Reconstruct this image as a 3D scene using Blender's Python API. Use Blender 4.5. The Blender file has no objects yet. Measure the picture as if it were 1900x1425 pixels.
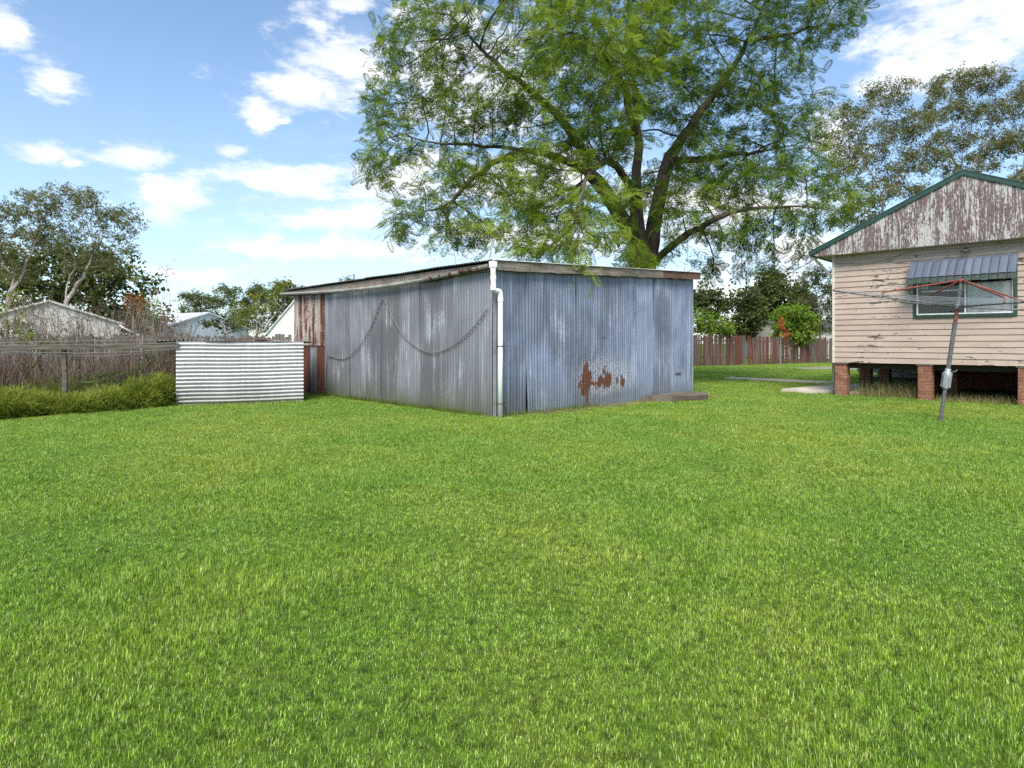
import bpy, bmesh, math, random
import numpy as np
from mathutils import Vector, Matrix

random.seed(7)
RNG = np.random.default_rng(11)
S = bpy.context.scene
COL = S.collection
PI = math.pi

# ------------------------------------------------------------------ camera
CAMZ = 1.5
F = 1135.0            # focal length in photograph pixels (photo is 1900 wide)
HOR = 636.0           # horizon row
cd = bpy.data.cameras.new('camera')
cam = bpy.data.objects.new('camera', cd)
COL.objects.link(cam)
cam.location = (0, 0, CAMZ)
cam.rotation_euler = (PI / 2, 0, 0)
cd.sensor_width = 36.0
cd.lens = F / 1900 * 36
cd.shift_y = -(712.5 - HOR) / 1900
cd.clip_end = 2000
cd.clip_start = 0.05
S.camera = cam

# ------------------------------------------------------------------ light
SUN_AZ = math.radians(-168)     # measured from +Y, clockwise positive
SUN_EL = math.radians(50)
sd = bpy.data.lights.new('sun', 'SUN')
sd.energy = 3.5
sd.angle = math.radians(28)
sd.color = (1.0, 0.93, 0.82)
sun = bpy.data.objects.new('sun', sd)
COL.objects.link(sun)
sdir = Vector((math.sin(SUN_AZ) * math.cos(SUN_EL), math.cos(SUN_AZ) * math.cos(SUN_EL), math.sin(SUN_EL)))
sun.rotation_euler = (-sdir).to_track_quat('-Z', 'Y').to_euler()
sun.location = (-20, 10, 30)
S.view_settings.view_transform = 'Standard'
S.view_settings.look = 'None'
S.view_settings.gamma = 1
S.view_settings.use_curve_mapping = False
S.view_settings.exposure = 0.88
S.render.engine = 'CYCLES'
S.cycles.use_denoising = False   # fine blades and leaves stay crisp
S.cycles.max_bounces = 6
S.cycles.diffuse_bounces = 3
S.cycles.transparent_max_bounces = 6


# ------------------------------------------------------------------ node helpers
class NT:
    def __init__(s, nt):
        s.nt = nt

    def n(s, t, **kw):
        x = s.nt.nodes.new(t)
        for k, v in kw.items():
            setattr(x, k, v)
        return x

    def put(s, sock, v):
        if isinstance(v, bpy.types.NodeSocket):
            s.nt.links.new(v, sock)
        elif v is not None:
            if hasattr(sock, 'default_value') and hasattr(sock.default_value, '__len__') and hasattr(v, '__len__'):
                k = len(sock.default_value)
                v = tuple(v)
                sock.default_value = (v + (1.0,))[:k] if len(v) < k else v[:k]
            else:
                sock.default_value = v

    def math(s, op, a, b=None, c=None, clamp=False):
        x = s.n('ShaderNodeMath', operation=op, use_clamp=clamp)
        s.put(x.inputs[0], a)
        if b is not None:
            s.put(x.inputs[1], b)
        if c is not None:
            s.put(x.inputs[2], c)
        return x.outputs[0]

    def vm(s, op, a, b=None):
        x = s.n('ShaderNodeVectorMath', operation=op)
        s.put(x.inputs[0], a)
        if b is not None:
            s.put(x.inputs[1], b)
        return x.outputs['Value'] if op in ('LENGTH', 'DISTANCE', 'DOT_PRODUCT') else x.outputs[0]

    def noise(s, vec, scale=1.0, detail=4, rough=0.55, dist=0.0, out='Fac'):
        x = s.n('ShaderNodeTexNoise')
        if vec is not None:
            s.put(x.inputs['Vector'], vec)
        x.inputs['Scale'].default_value = scale
        x.inputs['Detail'].default_value = detail
        x.inputs['Roughness'].default_value = rough
        x.inputs['Distortion'].default_value = dist
        return x.outputs[out]

    def ramp(s, fac, stops):
        x = s.n('ShaderNodeValToRGB')
        s.put(x.inputs[0], fac)
        e = x.color_ramp.elements
        while len(e) < len(stops):
            e.new(0.5)
        for el, (p, c) in zip(e, stops):
            el.position = p
            el.color = (c, c, c, 1) if not hasattr(c, '__len__') else (*c, 1)[:4]
        return x.outputs[0]

    def step(s, v, lo, hi, a=0.0, b=1.0):
        x = s.n('ShaderNodeMapRange', interpolation_type='SMOOTHSTEP')
        s.put(x.inputs[0], v)
        for i, q in enumerate((lo, hi, a, b)):
            s.put(x.inputs[i + 1], q)
        return x.outputs[0]

    def mix(s, f, a, b, mode='MIX'):
        x = s.n('ShaderNodeMix', data_type='RGBA', blend_type=mode)
        s.put(x.inputs[0], f)
        s.put(x.inputs[6], a)
        s.put(x.inputs[7], b)
        return x.outputs[2]

    def scale(s, vec, sc):
        return s.vm('MULTIPLY', vec, sc)

    def obj(s):
        return s.n('ShaderNodeTexCoord').outputs['Object']

    def uv(s):
        return s.n('ShaderNodeTexCoord').outputs['UV']

    def pos(s):
        return s.n('ShaderNodeNewGeometry').outputs['Position']

    def rnd(s):
        return s.n('ShaderNodeObjectInfo').outputs['Random']

    def attr(s, name, typ='GEOMETRY'):
        x = s.n('ShaderNodeAttribute', attribute_type=typ, attribute_name=name)
        return x.outputs['Fac']

    def sep(s, v):
        x = s.n('ShaderNodeSeparateXYZ')
        s.put(x.inputs[0], v)
        return x.outputs

    def comb(s, a, b, c):
        x = s.n('ShaderNodeCombineXYZ')
        for i, q in enumerate((a, b, c)):
            s.put(x.inputs[i], q)
        return x.outputs[0]


def material(name):
    m = bpy.data.materials.new(name)
    m.use_nodes = True
    nt = m.node_tree
    b = nt.nodes['Principled BSDF']
    return m, NT(nt), b


def finish(t, b, col, rough=0.7, metal=0.0, bump=None, bstr=0.3, bdist=0.02, spec=None):
    t.put(b.inputs['Base Color'], col)
    t.put(b.inputs['Roughness'], rough)
    t.put(b.inputs['Metallic'], metal)
    if spec is not None:
        t.put(b.inputs['Specular IOR Level'], spec)
    if bump is not None:
        x = t.n('ShaderNodeBump')
        x.inputs['Strength'].default_value = bstr
        x.inputs['Distance'].default_value = bdist
        t.put(x.inputs['Height'], bump)
        t.put(b.inputs['Normal'], x.outputs[0])


# ------------------------------------------------------------------ sky
def P(px, py, Y):
    """A photograph pixel at depth Y metres as a point of the world."""
    return Vector(((px - 950) / F * Y, Y, CAMZ + (HOR - py) / F * Y))


W = bpy.data.worlds.new('World')
S.world = W
W.use_nodes = True
t = NT(W.node_tree)
W.node_tree.nodes.clear()
sky = t.n('ShaderNodeTexSky', sky_type='NISHITA')
sky.sun_disc = False
sky.sun_elevation = SUN_EL
sky.sun_rotation = SUN_AZ
sky.air_density = 1.0
sky.dust_density = 0.6
sky.ozone_density = 2.2
sky.altitude = 0
dirv = t.n('ShaderNodeTexCoord').outputs['Generated']
dx, dy, dz = t.sep(dirv)
az = t.math('ARCTAN2', dx, dy)
el = t.math('ARCSINE', dz)
flat = t.math('ADD', t.math('MAXIMUM', dz, 0.0), 0.16)
proj = t.comb(t.math('DIVIDE', dx, flat), t.math('DIVIDE', dy, flat), t.math('MULTIPLY', dz, 3.0))
angc = t.comb(az, t.math('MULTIPLY', el, 2.0), 0.0)
warp = t.noise(angc, 7.0, 5, 0.6, out='Color')
warp = t.vm('MULTIPLY', t.vm('SUBTRACT', warp, (0.5, 0.5, 0.5)), (0.13, 0.06, 0.0))
ae = t.vm('ADD', t.comb(az, el, 0.0), warp)
CLOUDS = [(15, 45, 62, 52), (105, 145, 62, 34), (95, 272, 72, 26), (270, 287, 52, 26), (428, 281, 30, 15),
          (300, 372, 95, 40), (650, 110, 105, 62), (555, 172, 110, 44), (478, 200, 50, 26), (655, 14, 45, 13),
          (735, 30, 32, 26), (530, 333, 150, 30), (650, 398, 175, 36), (600, 458, 215, 27), (330, 503, 120, 17),
          (760, 330, 120, 60), (880, 150, 170, 110), (1000, 330, 210, 60), (950, 440, 260, 40), (1770, 60, 190, 92),
          (1670, 130, 85, 44), (1900, 30, 130, 70), (1330, 380, 190, 70), (1500, 470, 180, 40), (170, 304, 22, 11),
          (1340, 560, 200, 60), (1560, 250, 60, 60), (520, 218, 20, 8)]
field = None
for (cx, cy, rx, ry) in CLOUDS:
    u, v = (cx - 950) / F, (HOR - cy) / F
    a, e = math.atan(u), math.atan(v / math.sqrt(1 + u * u))
    k = math.cos(a)
    rxa, rya = 1.14 * rx / F * k * k, 1.14 * ry / F * k
    d = t.vm('LENGTH', t.vm('MULTIPLY', t.vm('SUBTRACT', ae, (a, e, 0)), (1 / rxa, 1 / rya, 0)))
    g = t.math('SUBTRACT', 1.0, d)
    field = g if field is None else t.math('MAXIMUM', field, g)
# beyond the mapped clouds the same broken cumulus goes on round the whole sky
far = t.noise(proj, 0.55, 2, 0.5)
side = t.step(t.math('ABSOLUTE', az), 0.72, 0.95)
high = t.step(el, 0.58, 0.75)
far = t.math('SUBTRACT', t.math('MULTIPLY', t.math('SUBTRACT', far, 0.48), 5.0), 0.05)
field = t.math('MAXIMUM', field, t.math('SUBTRACT', far, t.math('MULTIPLY', t.math('SUBTRACT', 1.0, t.math('MAXIMUM', side, high)), 3.0)))
fb = t.noise(t.vm('MULTIPLY', angc, (1.0, 1.25, 1.0)), 11.0, 10, 0.66)
dens = t.math('ADD', t.math('MULTIPLY', t.math('MAXIMUM', field, -0.8), 0.85), t.math('MULTIPLY', t.math('SUBTRACT', fb, 0.52), 2.6))
cov = t.step(dens, -0.14, 0.66)
thin = t.math('MULTIPLY', t.step(t.noise(proj, 1.1, 7, 0.62), 0.5, 0.85), 0.34)
cov = t.math('MAXIMUM', t.math('MULTIPLY', cov, 0.96), thin)
shade = t.step(t.math('SUBTRACT', t.noise(t.vm('ADD', angc, (0, 0.05, 0)), 9.0, 5, 0.55), t.noise(angc, 9.0, 5, 0.55)), -0.09, 0.12)
ccol = t.mix(shade, (7.4, 7.7, 8.3), (9.6, 9.5, 9.4))
haze = t.step(el, 0.0, 0.5, 0.34, 0.03)
skyc = t.mix(1.0, sky.outputs[0], (1.62, 1.72, 1.72), 'MULTIPLY')
skyc = t.mix(haze, skyc, (5.2, 6.2, 7.6))
wc = t.mix(cov, skyc, ccol)
bg = t.n('ShaderNodeBackground')
t.put(bg.inputs[0], wc)
bg.inputs[1].default_value = 0.075
wo = t.n('ShaderNodeOutputWorld')
W.node_tree.links.new(bg.outputs[0], wo.inputs[0])


# ------------------------------------------------------------------ mesh helpers
class MB:
    """Collects vertices, faces and uv of ONE mesh."""

    def __init__(s):
        s.v, s.f, s.uv = [], [], []

    def add(s, vs, fs, uv=None):
        o = len(s.v)
        s.v += [tuple(x) for x in vs]
        s.f += [tuple(i + o for i in f) for f in fs]
        s.uv += uv if uv else [(0, 0)] * len(vs)
        return s

    def box(s, lo, hi, rot=None, c=(0, 0, 0)):
        x0, y0, z0 = lo
        x1, y1, z1 = hi
        vs = [Vector(p) for p in ((x0, y0, z0), (x1, y0, z0), (x1, y1, z0), (x0, y1, z0), (x0, y0, z1), (x1, y0, z1), (x1, y1, z1), (x0, y1, z1))]
        if rot is not None:
            vs = [rot @ q + Vector(c) for q in vs]
        return s.add(vs, [(0, 3, 2, 1), (4, 5, 6, 7), (0, 1, 5, 4), (1, 2, 6, 5), (2, 3, 7, 6), (3, 0, 4, 7)])

    def prism(s, poly, y0, y1):
        """poly in (x, z), extruded along y"""
        k = len(poly)
        vs = [(x, y0, z) for x, z in poly] + [(x, y1, z) for x, z in poly]
        fs = [tuple(range(k)), tuple(range(2 * k - 1, k - 1, -1))]
        fs += [(i + k, (i + 1) % k + k, (i + 1) % k, i) for i in range(k)]
        return s.add(vs, fs)

    def tube(s, pts, r, n=8, cap=True):
        pts = [Vector(p) for p in pts]
        m = len(pts)
        rs = r if hasattr(r, '__len__') else [r] * m
        vs, fs = [], []
        prev = None
        for i, p in enumerate(pts):
            d = (pts[min(i + 1, m - 1)] - pts[max(i - 1, 0)]).normalized()
            if prev is None:
                a = d.orthogonal().normalized()
            else:
                a = (prev - d * prev.dot(d)).normalized()
            prev = a
            b = d.cross(a)
            for k in range(n):
                q = 2 * PI * k / n
                vs.append(p + (a * math.cos(q) + b * math.sin(q)) * rs[i])
        for i in range(m - 1):
            for k in range(n):
                fs.append((i * n + k, i * n + (k + 1) % n, (i + 1) * n + (k + 1) % n, (i + 1) * n + k))
        if cap:
            fs.append(tuple(range(n - 1, -1, -1)))
            fs.append(tuple(range((m - 1) * n, m * n)))
        return s.add(vs, fs)

    def obj(s, name, mat, parent=None, smooth=False, bevel=0):
        me = bpy.data.meshes.new(name)
        me.from_pydata(s.v, [], s.f)
        ul = me.uv_layers.new(name='UVMap')
        li = np.empty(len(me.loops), dtype=np.int32)
        me.loops.foreach_get('vertex_index', li)
        ul.data.foreach_set('uv', np.array(s.uv, dtype=np.float32)[li].ravel())
        if bevel:
            bm = bmesh.new()
            bm.from_mesh(me)
            bmesh.ops.bevel(bm, geom=list(bm.edges), offset=bevel, segments=2, affect='EDGES', profile=0.6)
            bm.to_mesh(me)
            bm.free()
        if smooth:
            me.polygons.foreach_set('use_smooth', [True] * len(me.polygons))
        me.materials.append(mat)
        return link(name, me, parent)


def link(name, me, parent=None):
    o = bpy.data.objects.new(name, me)
    COL.objects.link(o)
    if parent is not None:
        o.parent = parent
    return o


def fast_mesh(name, V, Q, mat, tint=None, smooth=False):
    """V (n,3) array, Q (m,k) array of faces with k corners"""
    me = bpy.data.meshes.new(name)
    n, (m, k) = len(V), Q.shape
    me.vertices.add(n)
    me.vertices.foreach_set('co', np.ascontiguousarray(V, dtype=np.float32).ravel())
    me.loops.add(m * k)
    me.loops.foreach_set('vertex_index', np.ascontiguousarray(Q, dtype=np.int32).ravel())
    me.polygons.add(m)
    me.polygons.foreach_set('loop_start', np.arange(0, m * k, k, dtype=np.int32))
    me.update(calc_edges=True)
    if smooth:
        me.polygons.foreach_set('use_smooth', np.ones(m, dtype=bool))
    if tint is not None:
        a = me.attributes.new('tint', 'FLOAT', 'POINT')
        a.data.foreach_set('value', np.ascontiguousarray(tint, dtype=np.float32))
    me.materials.append(mat)
    return me


def tag(o, label, cat, group=None):
    o['label'] = label
    o['category'] = cat
    if group:
        o['group'] = group
    return o


def thing(name, label, cat, loc=(0, 0, 0), rz=0.0, group=None):
    o = bpy.data.objects.new(name, None)
    o.empty_display_size = 0.2
    COL.objects.link(o)
    o.location = loc
    o.rotation_euler = (0, 0, rz)
    return tag(o, label, cat, group)


def structure(o):
    o['kind'] = 'structure'
    return o


def stuff(o):
    o['kind'] = 'stuff'
    return o


def flat_mat(name, col, rough=0.7, metal=0.0, var=0.12, sc=6.0, bstr=0.15, spec=None):
    m, t, b = material(name)
    n = t.noise(t.obj(), sc, 6, 0.6)
    c = t.mix(t.step(n, 0.3, 0.7), tuple(x * (1 - var) for x in col), tuple(min(1, x * (1 + var)) for x in col))
    finish(t, b, c, rough, metal, n, bstr, 0.01, spec)
    return m


# ------------------------------------------------------------------ materials
def tin_mat(name, lo, hi, pale, rust_amt=0.0, algae=0.5, patch=False, metal=0.25, rough=0.5, pale_amt=0.5, blot=(0.55, 0.42)):
    """Corrugated iron: zinc with streaks, pale wash, rust and green at the foot. uv is in metres."""
    m, t, b = material(name)
    uv = t.uv()
    r = t.rnd()
    off = t.comb(t.math('MULTIPLY', r, 9.0), t.math('MULTIPLY', r, 5.0), 0.0)
    p = t.vm('ADD', uv, off)
    streak = t.noise(t.scale(p, (9.0, 0.45, 1)), 1.0, 5, 0.6)
    blotch = t.noise(t.scale(uv, (blot[0], blot[1], 1)), 1.0, 4, 0.6, 0.5)
    fine = t.noise(t.scale(p, (55, 40, 1)), 1.0, 3, 0.7)
    speck = t.noise(t.scale(p, (26, 22, 1)), 1.0, 4, 0.7)
    f = t.math('ADD', t.math('MULTIPLY', streak, 0.42), t.math('MULTIPLY', blotch, 0.63))
    f = t.math('ADD', f, t.math('MULTIPLY', t.math('SUBTRACT', fine, 0.5), 0.5))
    f = t.math('ADD', f, t.math('MULTIPLY', t.math('SUBTRACT', r, 0.5), 0.18))
    c = t.mix(t.step(f, 0.36, 0.70), lo, hi)
    pm = t.math('MULTIPLY', t.step(t.math('ADD', t.math('MULTIPLY', streak, 0.55), t.math('MULTIPLY', t.noise(t.scale(uv, (1.1, 0.8, 1)), 1.0, 3, 0.5), 0.6)), 0.58, 0.76), pale_amt)
    c = t.mix(t.math('MULTIPLY', pm, t.step(speck, 0.3, 0.6)), c, pale)
    x, y, _ = t.sep(uv)
    # green algae creeping up from the ground with an uneven top
    ag = t.math('ADD', y, t.math('MULTIPLY', t.math('SUBTRACT', t.noise(t.scale(p, (1.6, 0.8, 1)), 1.0, 5, 0.6), 0.5), 0.9))
    am = t.math('MULTIPLY', t.step(ag, 0.75, 0.0), algae)
    c = t.mix(am, c, (0.085, 0.10, 0.055))
    rust = (0.112, 0.042, 0.023)
    rust2 = (0.062, 0.027, 0.018)
    rc = t.mix(t.step(speck, 0.35, 0.65), rust2, rust)
    rm = None
    if rust_amt > 0:
        rn = t.math('ADD', t.math('MULTIPLY', t.noise(t.scale(p, (3.2, 0.5, 1)), 1.0, 5, 0.65), 0.8), t.math('MULTIPLY', speck, 0.3))
        rm = t.step(rn, 0.92 - rust_amt * 0.6, 1.0 - rust_amt * 0.6)
    if patch:
        warp = t.vm('MULTIPLY', t.vm('SUBTRACT', t.noise(t.scale(uv, (9, 4, 1)), 1.0, 5, 0.7, out='Color'), (0.5, 0.5, 0.5)), (0.4, 0.6, 0))
        q = t.vm('ADD', uv, warp)
        fld = None
        for (cx, cy, rx, ry) in ((2.88, 0.62, 0.17, 0.42), (3.03, 0.72, 0.08, 0.22), (3.42, 0.57, 0.16, 0.15), (3.72, 0.6, 0.13, 0.2), (2.64, 0.5, 0.05, 0.1),
                                 (4.08, 0.6, 0.04, 0.12), (4.3, 0.56, 0.09, 0.17), (2.92, 0.2, 0.05, 0.2), (3.6, 0.78, 0.04, 0.14), (3.16, 0.52, 0.2, 0.08), (3.57, 0.5, 0.14, 0.08)):
            d = t.vm('LENGTH', t.vm('MULTIPLY', t.vm('SUBTRACT', q, (cx, cy, 0)), (1 / rx, 1 / ry, 0)))
            g = t.math('SUBTRACT', 1.0, d)
            fld = g if fld is None else t.math('MAXIMUM', fld, g)
        dd = t.vm('LENGTH', t.vm('MULTIPLY', t.vm('SUBTRACT', q, (3.6, 0.7, 0)), (1 / 1.3, 1 / 0.55, 0)))
        halo = t.math('MULTIPLY', t.step(dd, 1.05, 0.55), t.step(speck, 0.44, 0.56))
        c = t.mix(t.math('MULTIPLY', halo, 0.5), c, (0.5, 0.5, 0.52))
        pmk = t.step(t.math('ADD', fld, t.math('MULTIPLY', t.math('SUBTRACT', speck, 0.5), 1.1)), 0.02, 0.14)
        rm = pmk if rm is None else t.math('MAXIMUM', rm, pmk)
    metalv, roughv = metal, rough
    if rm is not None:
        c = t.mix(rm, c, rc)
        metalv = t.math('MULTIPLY', t.math('SUBTRACT', 1.0, rm), metal)
        roughv = t.math('ADD', rough, t.math('MULTIPLY', rm, 0.3))
    finish(t, b, c, roughv, metalv, t.math('ADD', fine, speck), 0.12, 0.004, 0.4)
    return m


M = {}
M['tin_blue'] = tin_mat('zinc_sheet_blue', (0.108, 0.122, 0.175), (0.245, 0.295, 0.425), (0.50, 0.57, 0.72), 0.0, 0.5, True, pale_amt=0.5, blot=(0.8, 0.6))  # blue cast of the sky painted into this wall's zinc colour
M['tin_grey'] = tin_mat('zinc_sheet_grey', (0.102, 0.105, 0.12), (0.205, 0.216, 0.248), (0.50, 0.53, 0.59), 0.05, 0.8, False, pale_amt=0.6)
M['tin_rust'] = tin_mat('rusted_sheet', (0.24, 0.21, 0.20), (0.42, 0.38, 0.36), (0.6, 0.57, 0.55), 0.68, 0.4, False, 0.1, 0.75)
M['tin_brown'] = tin_mat('brown_rusted_sheet', (0.10, 0.05, 0.04), (0.17, 0.08, 0.06), (0.3, 0.2, 0.16), 0.85, 0.6, False, 0.05, 0.8)
M['tin_white'] = tin_mat('white_painted_sheet', (0.50, 0.50, 0.52), (0.64, 0.645, 0.67), (0.75, 0.75, 0.77), 0.0, 0.45, False, 0.0, 0.45, pale_amt=0.3)
M['tin_roof'] = tin_mat('dull_roof_sheet', (0.13, 0.125, 0.12), (0.26, 0.25, 0.24), (0.4, 0.4, 0.4), 0.3, 0.0, False, 0.2, 0.6)
M['tin_awning'] = tin_mat('grey_blue_awning', (0.08, 0.097, 0.135), (0.12, 0.143, 0.195), (0.24, 0.27, 0.33), 0.05, 0.0, False, 0.1, 0.5, pale_amt=0.4)
M['awning_edge'] = flat_mat('faded_green_awning_edge', (0.05, 0.07, 0.062), 0.6, 0.0, 0.35, 14)
M['pvc'] = flat_mat('white_pvc_pipe', (0.80, 0.81, 0.82), 0.35, 0, 0.04, 3, 0.02)
M['steel'] = flat_mat('dull_steel', (0.125, 0.125, 0.128), 0.55, 0.3, 0.25, 14, 0.15)
M['zinc'] = flat_mat('zinc_flashing', (0.3, 0.31, 0.33), 0.5, 0.2, 0.25, 5, 0.1)
M['steel_dark'] = flat_mat('dark_steel', (0.1, 0.1, 0.105), 0.55, 0.4, 0.3, 20)
M['red_steel'] = flat_mat('red_oxide_pipe', (0.17, 0.045, 0.032), 0.6, 0.0, 0.35, 16)
M['wire'] = flat_mat('galvanised_wire', (0.36, 0.36, 0.36), 0.45, 0.6, 0.1, 4)
M['cable'] = flat_mat('grey_cable', (0.16, 0.145, 0.13), 0.7, 0, 0.2, 8)
M['dark'] = flat_mat('dark_void', (0.012, 0.011, 0.010), 0.9, 0, 0.2, 3)
M['white_paint'] = flat_mat('white_painted_metal', (0.72, 0.73, 0.74), 0.45, 0, 0.06, 9, 0.05)
M['old_white'] = flat_mat('grubby_white_gutter', (0.42, 0.41, 0.39), 0.6, 0, 0.25, 2.5, 0.1)
M['green_trim'] = flat_mat('dark_green_trim', (0.012, 0.05, 0.036), 0.5, 0, 0.22, 9, 0.1)
M['green_frame'] = flat_mat('dark_green_window_frame', (0.016, 0.048, 0.034), 0.55, 0, 0.25, 12, 0.1)
M['cap'] = flat_mat('pier_cap_metal', (0.5, 0.47, 0.43), 0.6, 0, 0.2, 12)
M['cream_trim'] = flat_mat('weathered_cream_trim', (0.55, 0.5, 0.44), 0.7, 0, 0.15, 9, 0.1)
M['curtain'] = flat_mat('white_net_curtain', (0.6, 0.6, 0.62), 0.9, 0, 0.05, 5)
M['curtain_dark'] = flat_mat('grey_curtain', (0.05, 0.05, 0.048), 0.9, 0, 0.3, 8)
M['far_white'] = flat_mat('far_white_cladding', (0.80, 0.78, 0.77), 0.6, 0, 0.05, 0.7)
M['far_barn'] = flat_mat('far_barn_cladding', (0.5, 0.49, 0.475), 0.6, 0, 0.06, 0.7)
M['far_roof'] = flat_mat('far_pale_roof', (0.6, 0.65, 0.72), 0.5, 0, 0.06, 0.7)
M['far_blue'] = flat_mat('far_pale_blue_wall', (0.55, 0.62, 0.70), 0.6, 0, 0.05, 0.7)
M['far_cream'] = flat_mat('far_cream_wall', (0.62, 0.58, 0.52), 0.6, 0, 0.08, 0.7)
M['far_dark_roof'] = flat_mat('far_slate_roof', (0.10, 0.11, 0.13), 0.7, 0, 0.2, 2)


def wood_mat(name, lo, hi, mossy=0.0, paint=None, pamt=0.5, grain=(1.2, 22, 22)):
    m, t, b = material(name)
    o = t.vm('ADD', t.obj(), t.comb(t.math('MULTIPLY', t.rnd(), 17.0), 0.0, t.math('MULTIPLY', t.rnd(), 5.0)))
    g = t.noise(t.scale(o, grain), 1.0, 6, 0.65, 0.4)
    bl = t.noise(o, 1.7, 5, 0.6)
    c = t.mix(t.step(g, 0.3, 0.7), lo, hi)
    c = t.mix(t.math('MULTIPLY', t.step(bl, 0.45, 0.7), 0.6), c, tuple(x * 0.55 for x in lo))
    if paint:
        pn = t.math('ADD', t.math('MULTIPLY', t.noise(t.scale(o, tuple(x * 0.35 for x in grain)), 1.0, 6, 0.7), 0.7), t.math('MULTIPLY', t.rnd(), 0.3))
        c = t.mix(t.step(pn, 0.62 - 0.3 * pamt, 0.7 - 0.3 * pamt), c, paint)
    if mossy:
        c = t.mix(t.math('MULTIPLY', t.step(t.noise(o, 5, 5, 0.6), 0.5, 0.66), mossy), c, (0.06, 0.075, 0.035))
    finish(t, b, c, 0.85, 0, g, 0.5, 0.01)
    return m


M['fascia'] = wood_mat('weathered_grey_timber', (0.13, 0.105, 0.085), (0.30, 0.26, 0.225), 0.5)
M['fascia_brown'] = wood_mat('brown_painted_timber', (0.10, 0.055, 0.04), (0.19, 0.10, 0.075), 0.3)
M['rail'] = wood_mat('old_grey_rail', (0.065, 0.056, 0.045), (0.16, 0.14, 0.115), 0.5)
M['paling'] = wood_mat('red_brown_paling', (0.06, 0.045, 0.04), (0.15, 0.12, 0.105), 0.15, (0.10, 0.03, 0.02), 0.62, (16, 16, 1.4))
M['grey_paling'] = wood_mat('grey_paling', (0.08, 0.075, 0.07), (0.16, 0.152, 0.148), 0.1, None, 0.5, (16, 16, 1.4))
M['floor_timber'] = wood_mat('dark_floor_timber', (0.03, 0.025, 0.02), (0.06, 0.05, 0.04))


def board_mat():
    m, t, b = material('peeling_pink_cream_board')
    o = t.obj()
    r = t.rnd()
    oo = t.vm('ADD', o, t.comb(t.math('MULTIPLY', r, 13.0), 0.0, 0.0))
    big = t.noise(t.scale(oo, (0.9, 1, 2.2)), 1.0, 4, 0.6)
    fine = t.noise(t.scale(oo, (5, 5, 60)), 1.0, 5, 0.65)
    c = t.mix(t.step(big, 0.3, 0.7), (0.335, 0.262, 0.222), (0.41, 0.33, 0.285))
    c = t.mix(t.math('MULTIPLY', t.math('SUBTRACT', r, 0.5), 0.5), c, (0.45, 0.365, 0.32))
    stain = t.noise(t.scale(o, (1.3, 1, 0.8)), 1.0, 5, 0.6)
    c = t.mix(t.math('MULTIPLY', t.step(stain, 0.53, 0.75), 0.35), c, (0.47, 0.34, 0.22))
    c = t.mix(t.math('MULTIPLY', t.step(fine, 0.55, 0.75), 0.25), c, (0.38, 0.31, 0.27))
    pn = t.math('ADD', t.math('MULTIPLY', t.noise(t.scale(o, (2.4, 1, 13)), 1.0, 6, 0.68, 0.3), 0.75), t.math('MULTIPLY', t.noise(t.scale(o, (0.55, 1, 0.8)), 1.0, 2, 0.5), 0.42))
    pm = t.step(pn, 0.662, 0.676)
    edge = t.math('MULTIPLY', t.step(pn, 0.644, 0.662), 0.5)
    c = t.mix(edge, c, (0.62, 0.58, 0.54))
    wood = t.mix(t.step(fine, 0.35, 0.65), (0.06, 0.048, 0.04), (0.15, 0.12, 0.10))
    c = t.mix(pm, c, wood)
    h = t.math('SUBTRACT', t.math('MULTIPLY', fine, 0.3), pm)
    finish(t, b, c, 0.72, 0, h, 0.4, 0.006, 0.3)
    return m


M['board'] = board_mat()


def gable_mat():
    m, t, b = material('flaking_gable_board')
    o = t.obj()
    r = t.rnd()
    oo = t.vm('ADD', o, t.comb(t.math('MULTIPLY', r, 7.0), 0.0, t.math('MULTIPLY', r, 3.0)))
    a = t.noise(t.scale(oo, (22, 1, 2.0)), 1.0, 7, 0.7, 0.5)
    bb = t.noise(t.scale(oo, (2.2, 1, 1.1)), 1.0, 5, 0.6)
    k = t.noise(t.scale(oo, (45, 1, 14)), 1.0, 4, 0.7)
    wood = t.mix(t.step(k, 0.3, 0.7), (0.085, 0.064, 0.062), (0.18, 0.14, 0.134))
    wood = t.mix(t.math('MULTIPLY', t.step(bb, 0.5, 0.72), 0.7), wood, (0.06, 0.05, 0.046))
    f = t.math('ADD', t.math('ADD', t.math('MULTIPLY', a, 0.65), t.math('MULTIPLY', bb, 0.35)), t.math('MULTIPLY', t.math('SUBTRACT', k, 0.5), 0.35))
    pm = t.step(f, 0.49, 0.545)
    paint = t.mix(t.step(k, 0.3, 0.7), (0.36, 0.355, 0.365), (0.52, 0.51, 0.52))
    c = t.mix(t.math('MULTIPLY', pm, 0.85), wood, paint)
    finish(t, b, c, 0.8, 0, t.math('ADD', pm, k), 0.35, 0.006, 0.25)
    return m


M['gable'] = gable_mat()


def brick_mat():
    m, t, b = material('red_clay_brick')
    r = t.rnd()
    n = t.noise(t.vm('ADD', t.obj(), t.comb(t.math('MULTIPLY', r, 9.0), r, r)), 18, 5, 0.65)
    c = t.mix(r, (0.17, 0.07, 0.045), (0.29, 0.135, 0.09))
    c = t.mix(t.math('MULTIPLY', t.step(n, 0.45, 0.75), 0.6), c, (0.30, 0.19, 0.14))
    c = t.mix(t.math('MULTIPLY', t.step(n, 0.5, 0.25), 0.5), c, (0.11, 0.04, 0.03))
    finish(t, b, c, 0.9, 0, n, 0.6, 0.008, 0.2)
    return m


M['brick'] = brick_mat()
M['mortar'] = flat_mat('pale_mortar', (0.33, 0.28, 0.24), 0.95, 0, 0.25, 25, 0.5)


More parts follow.
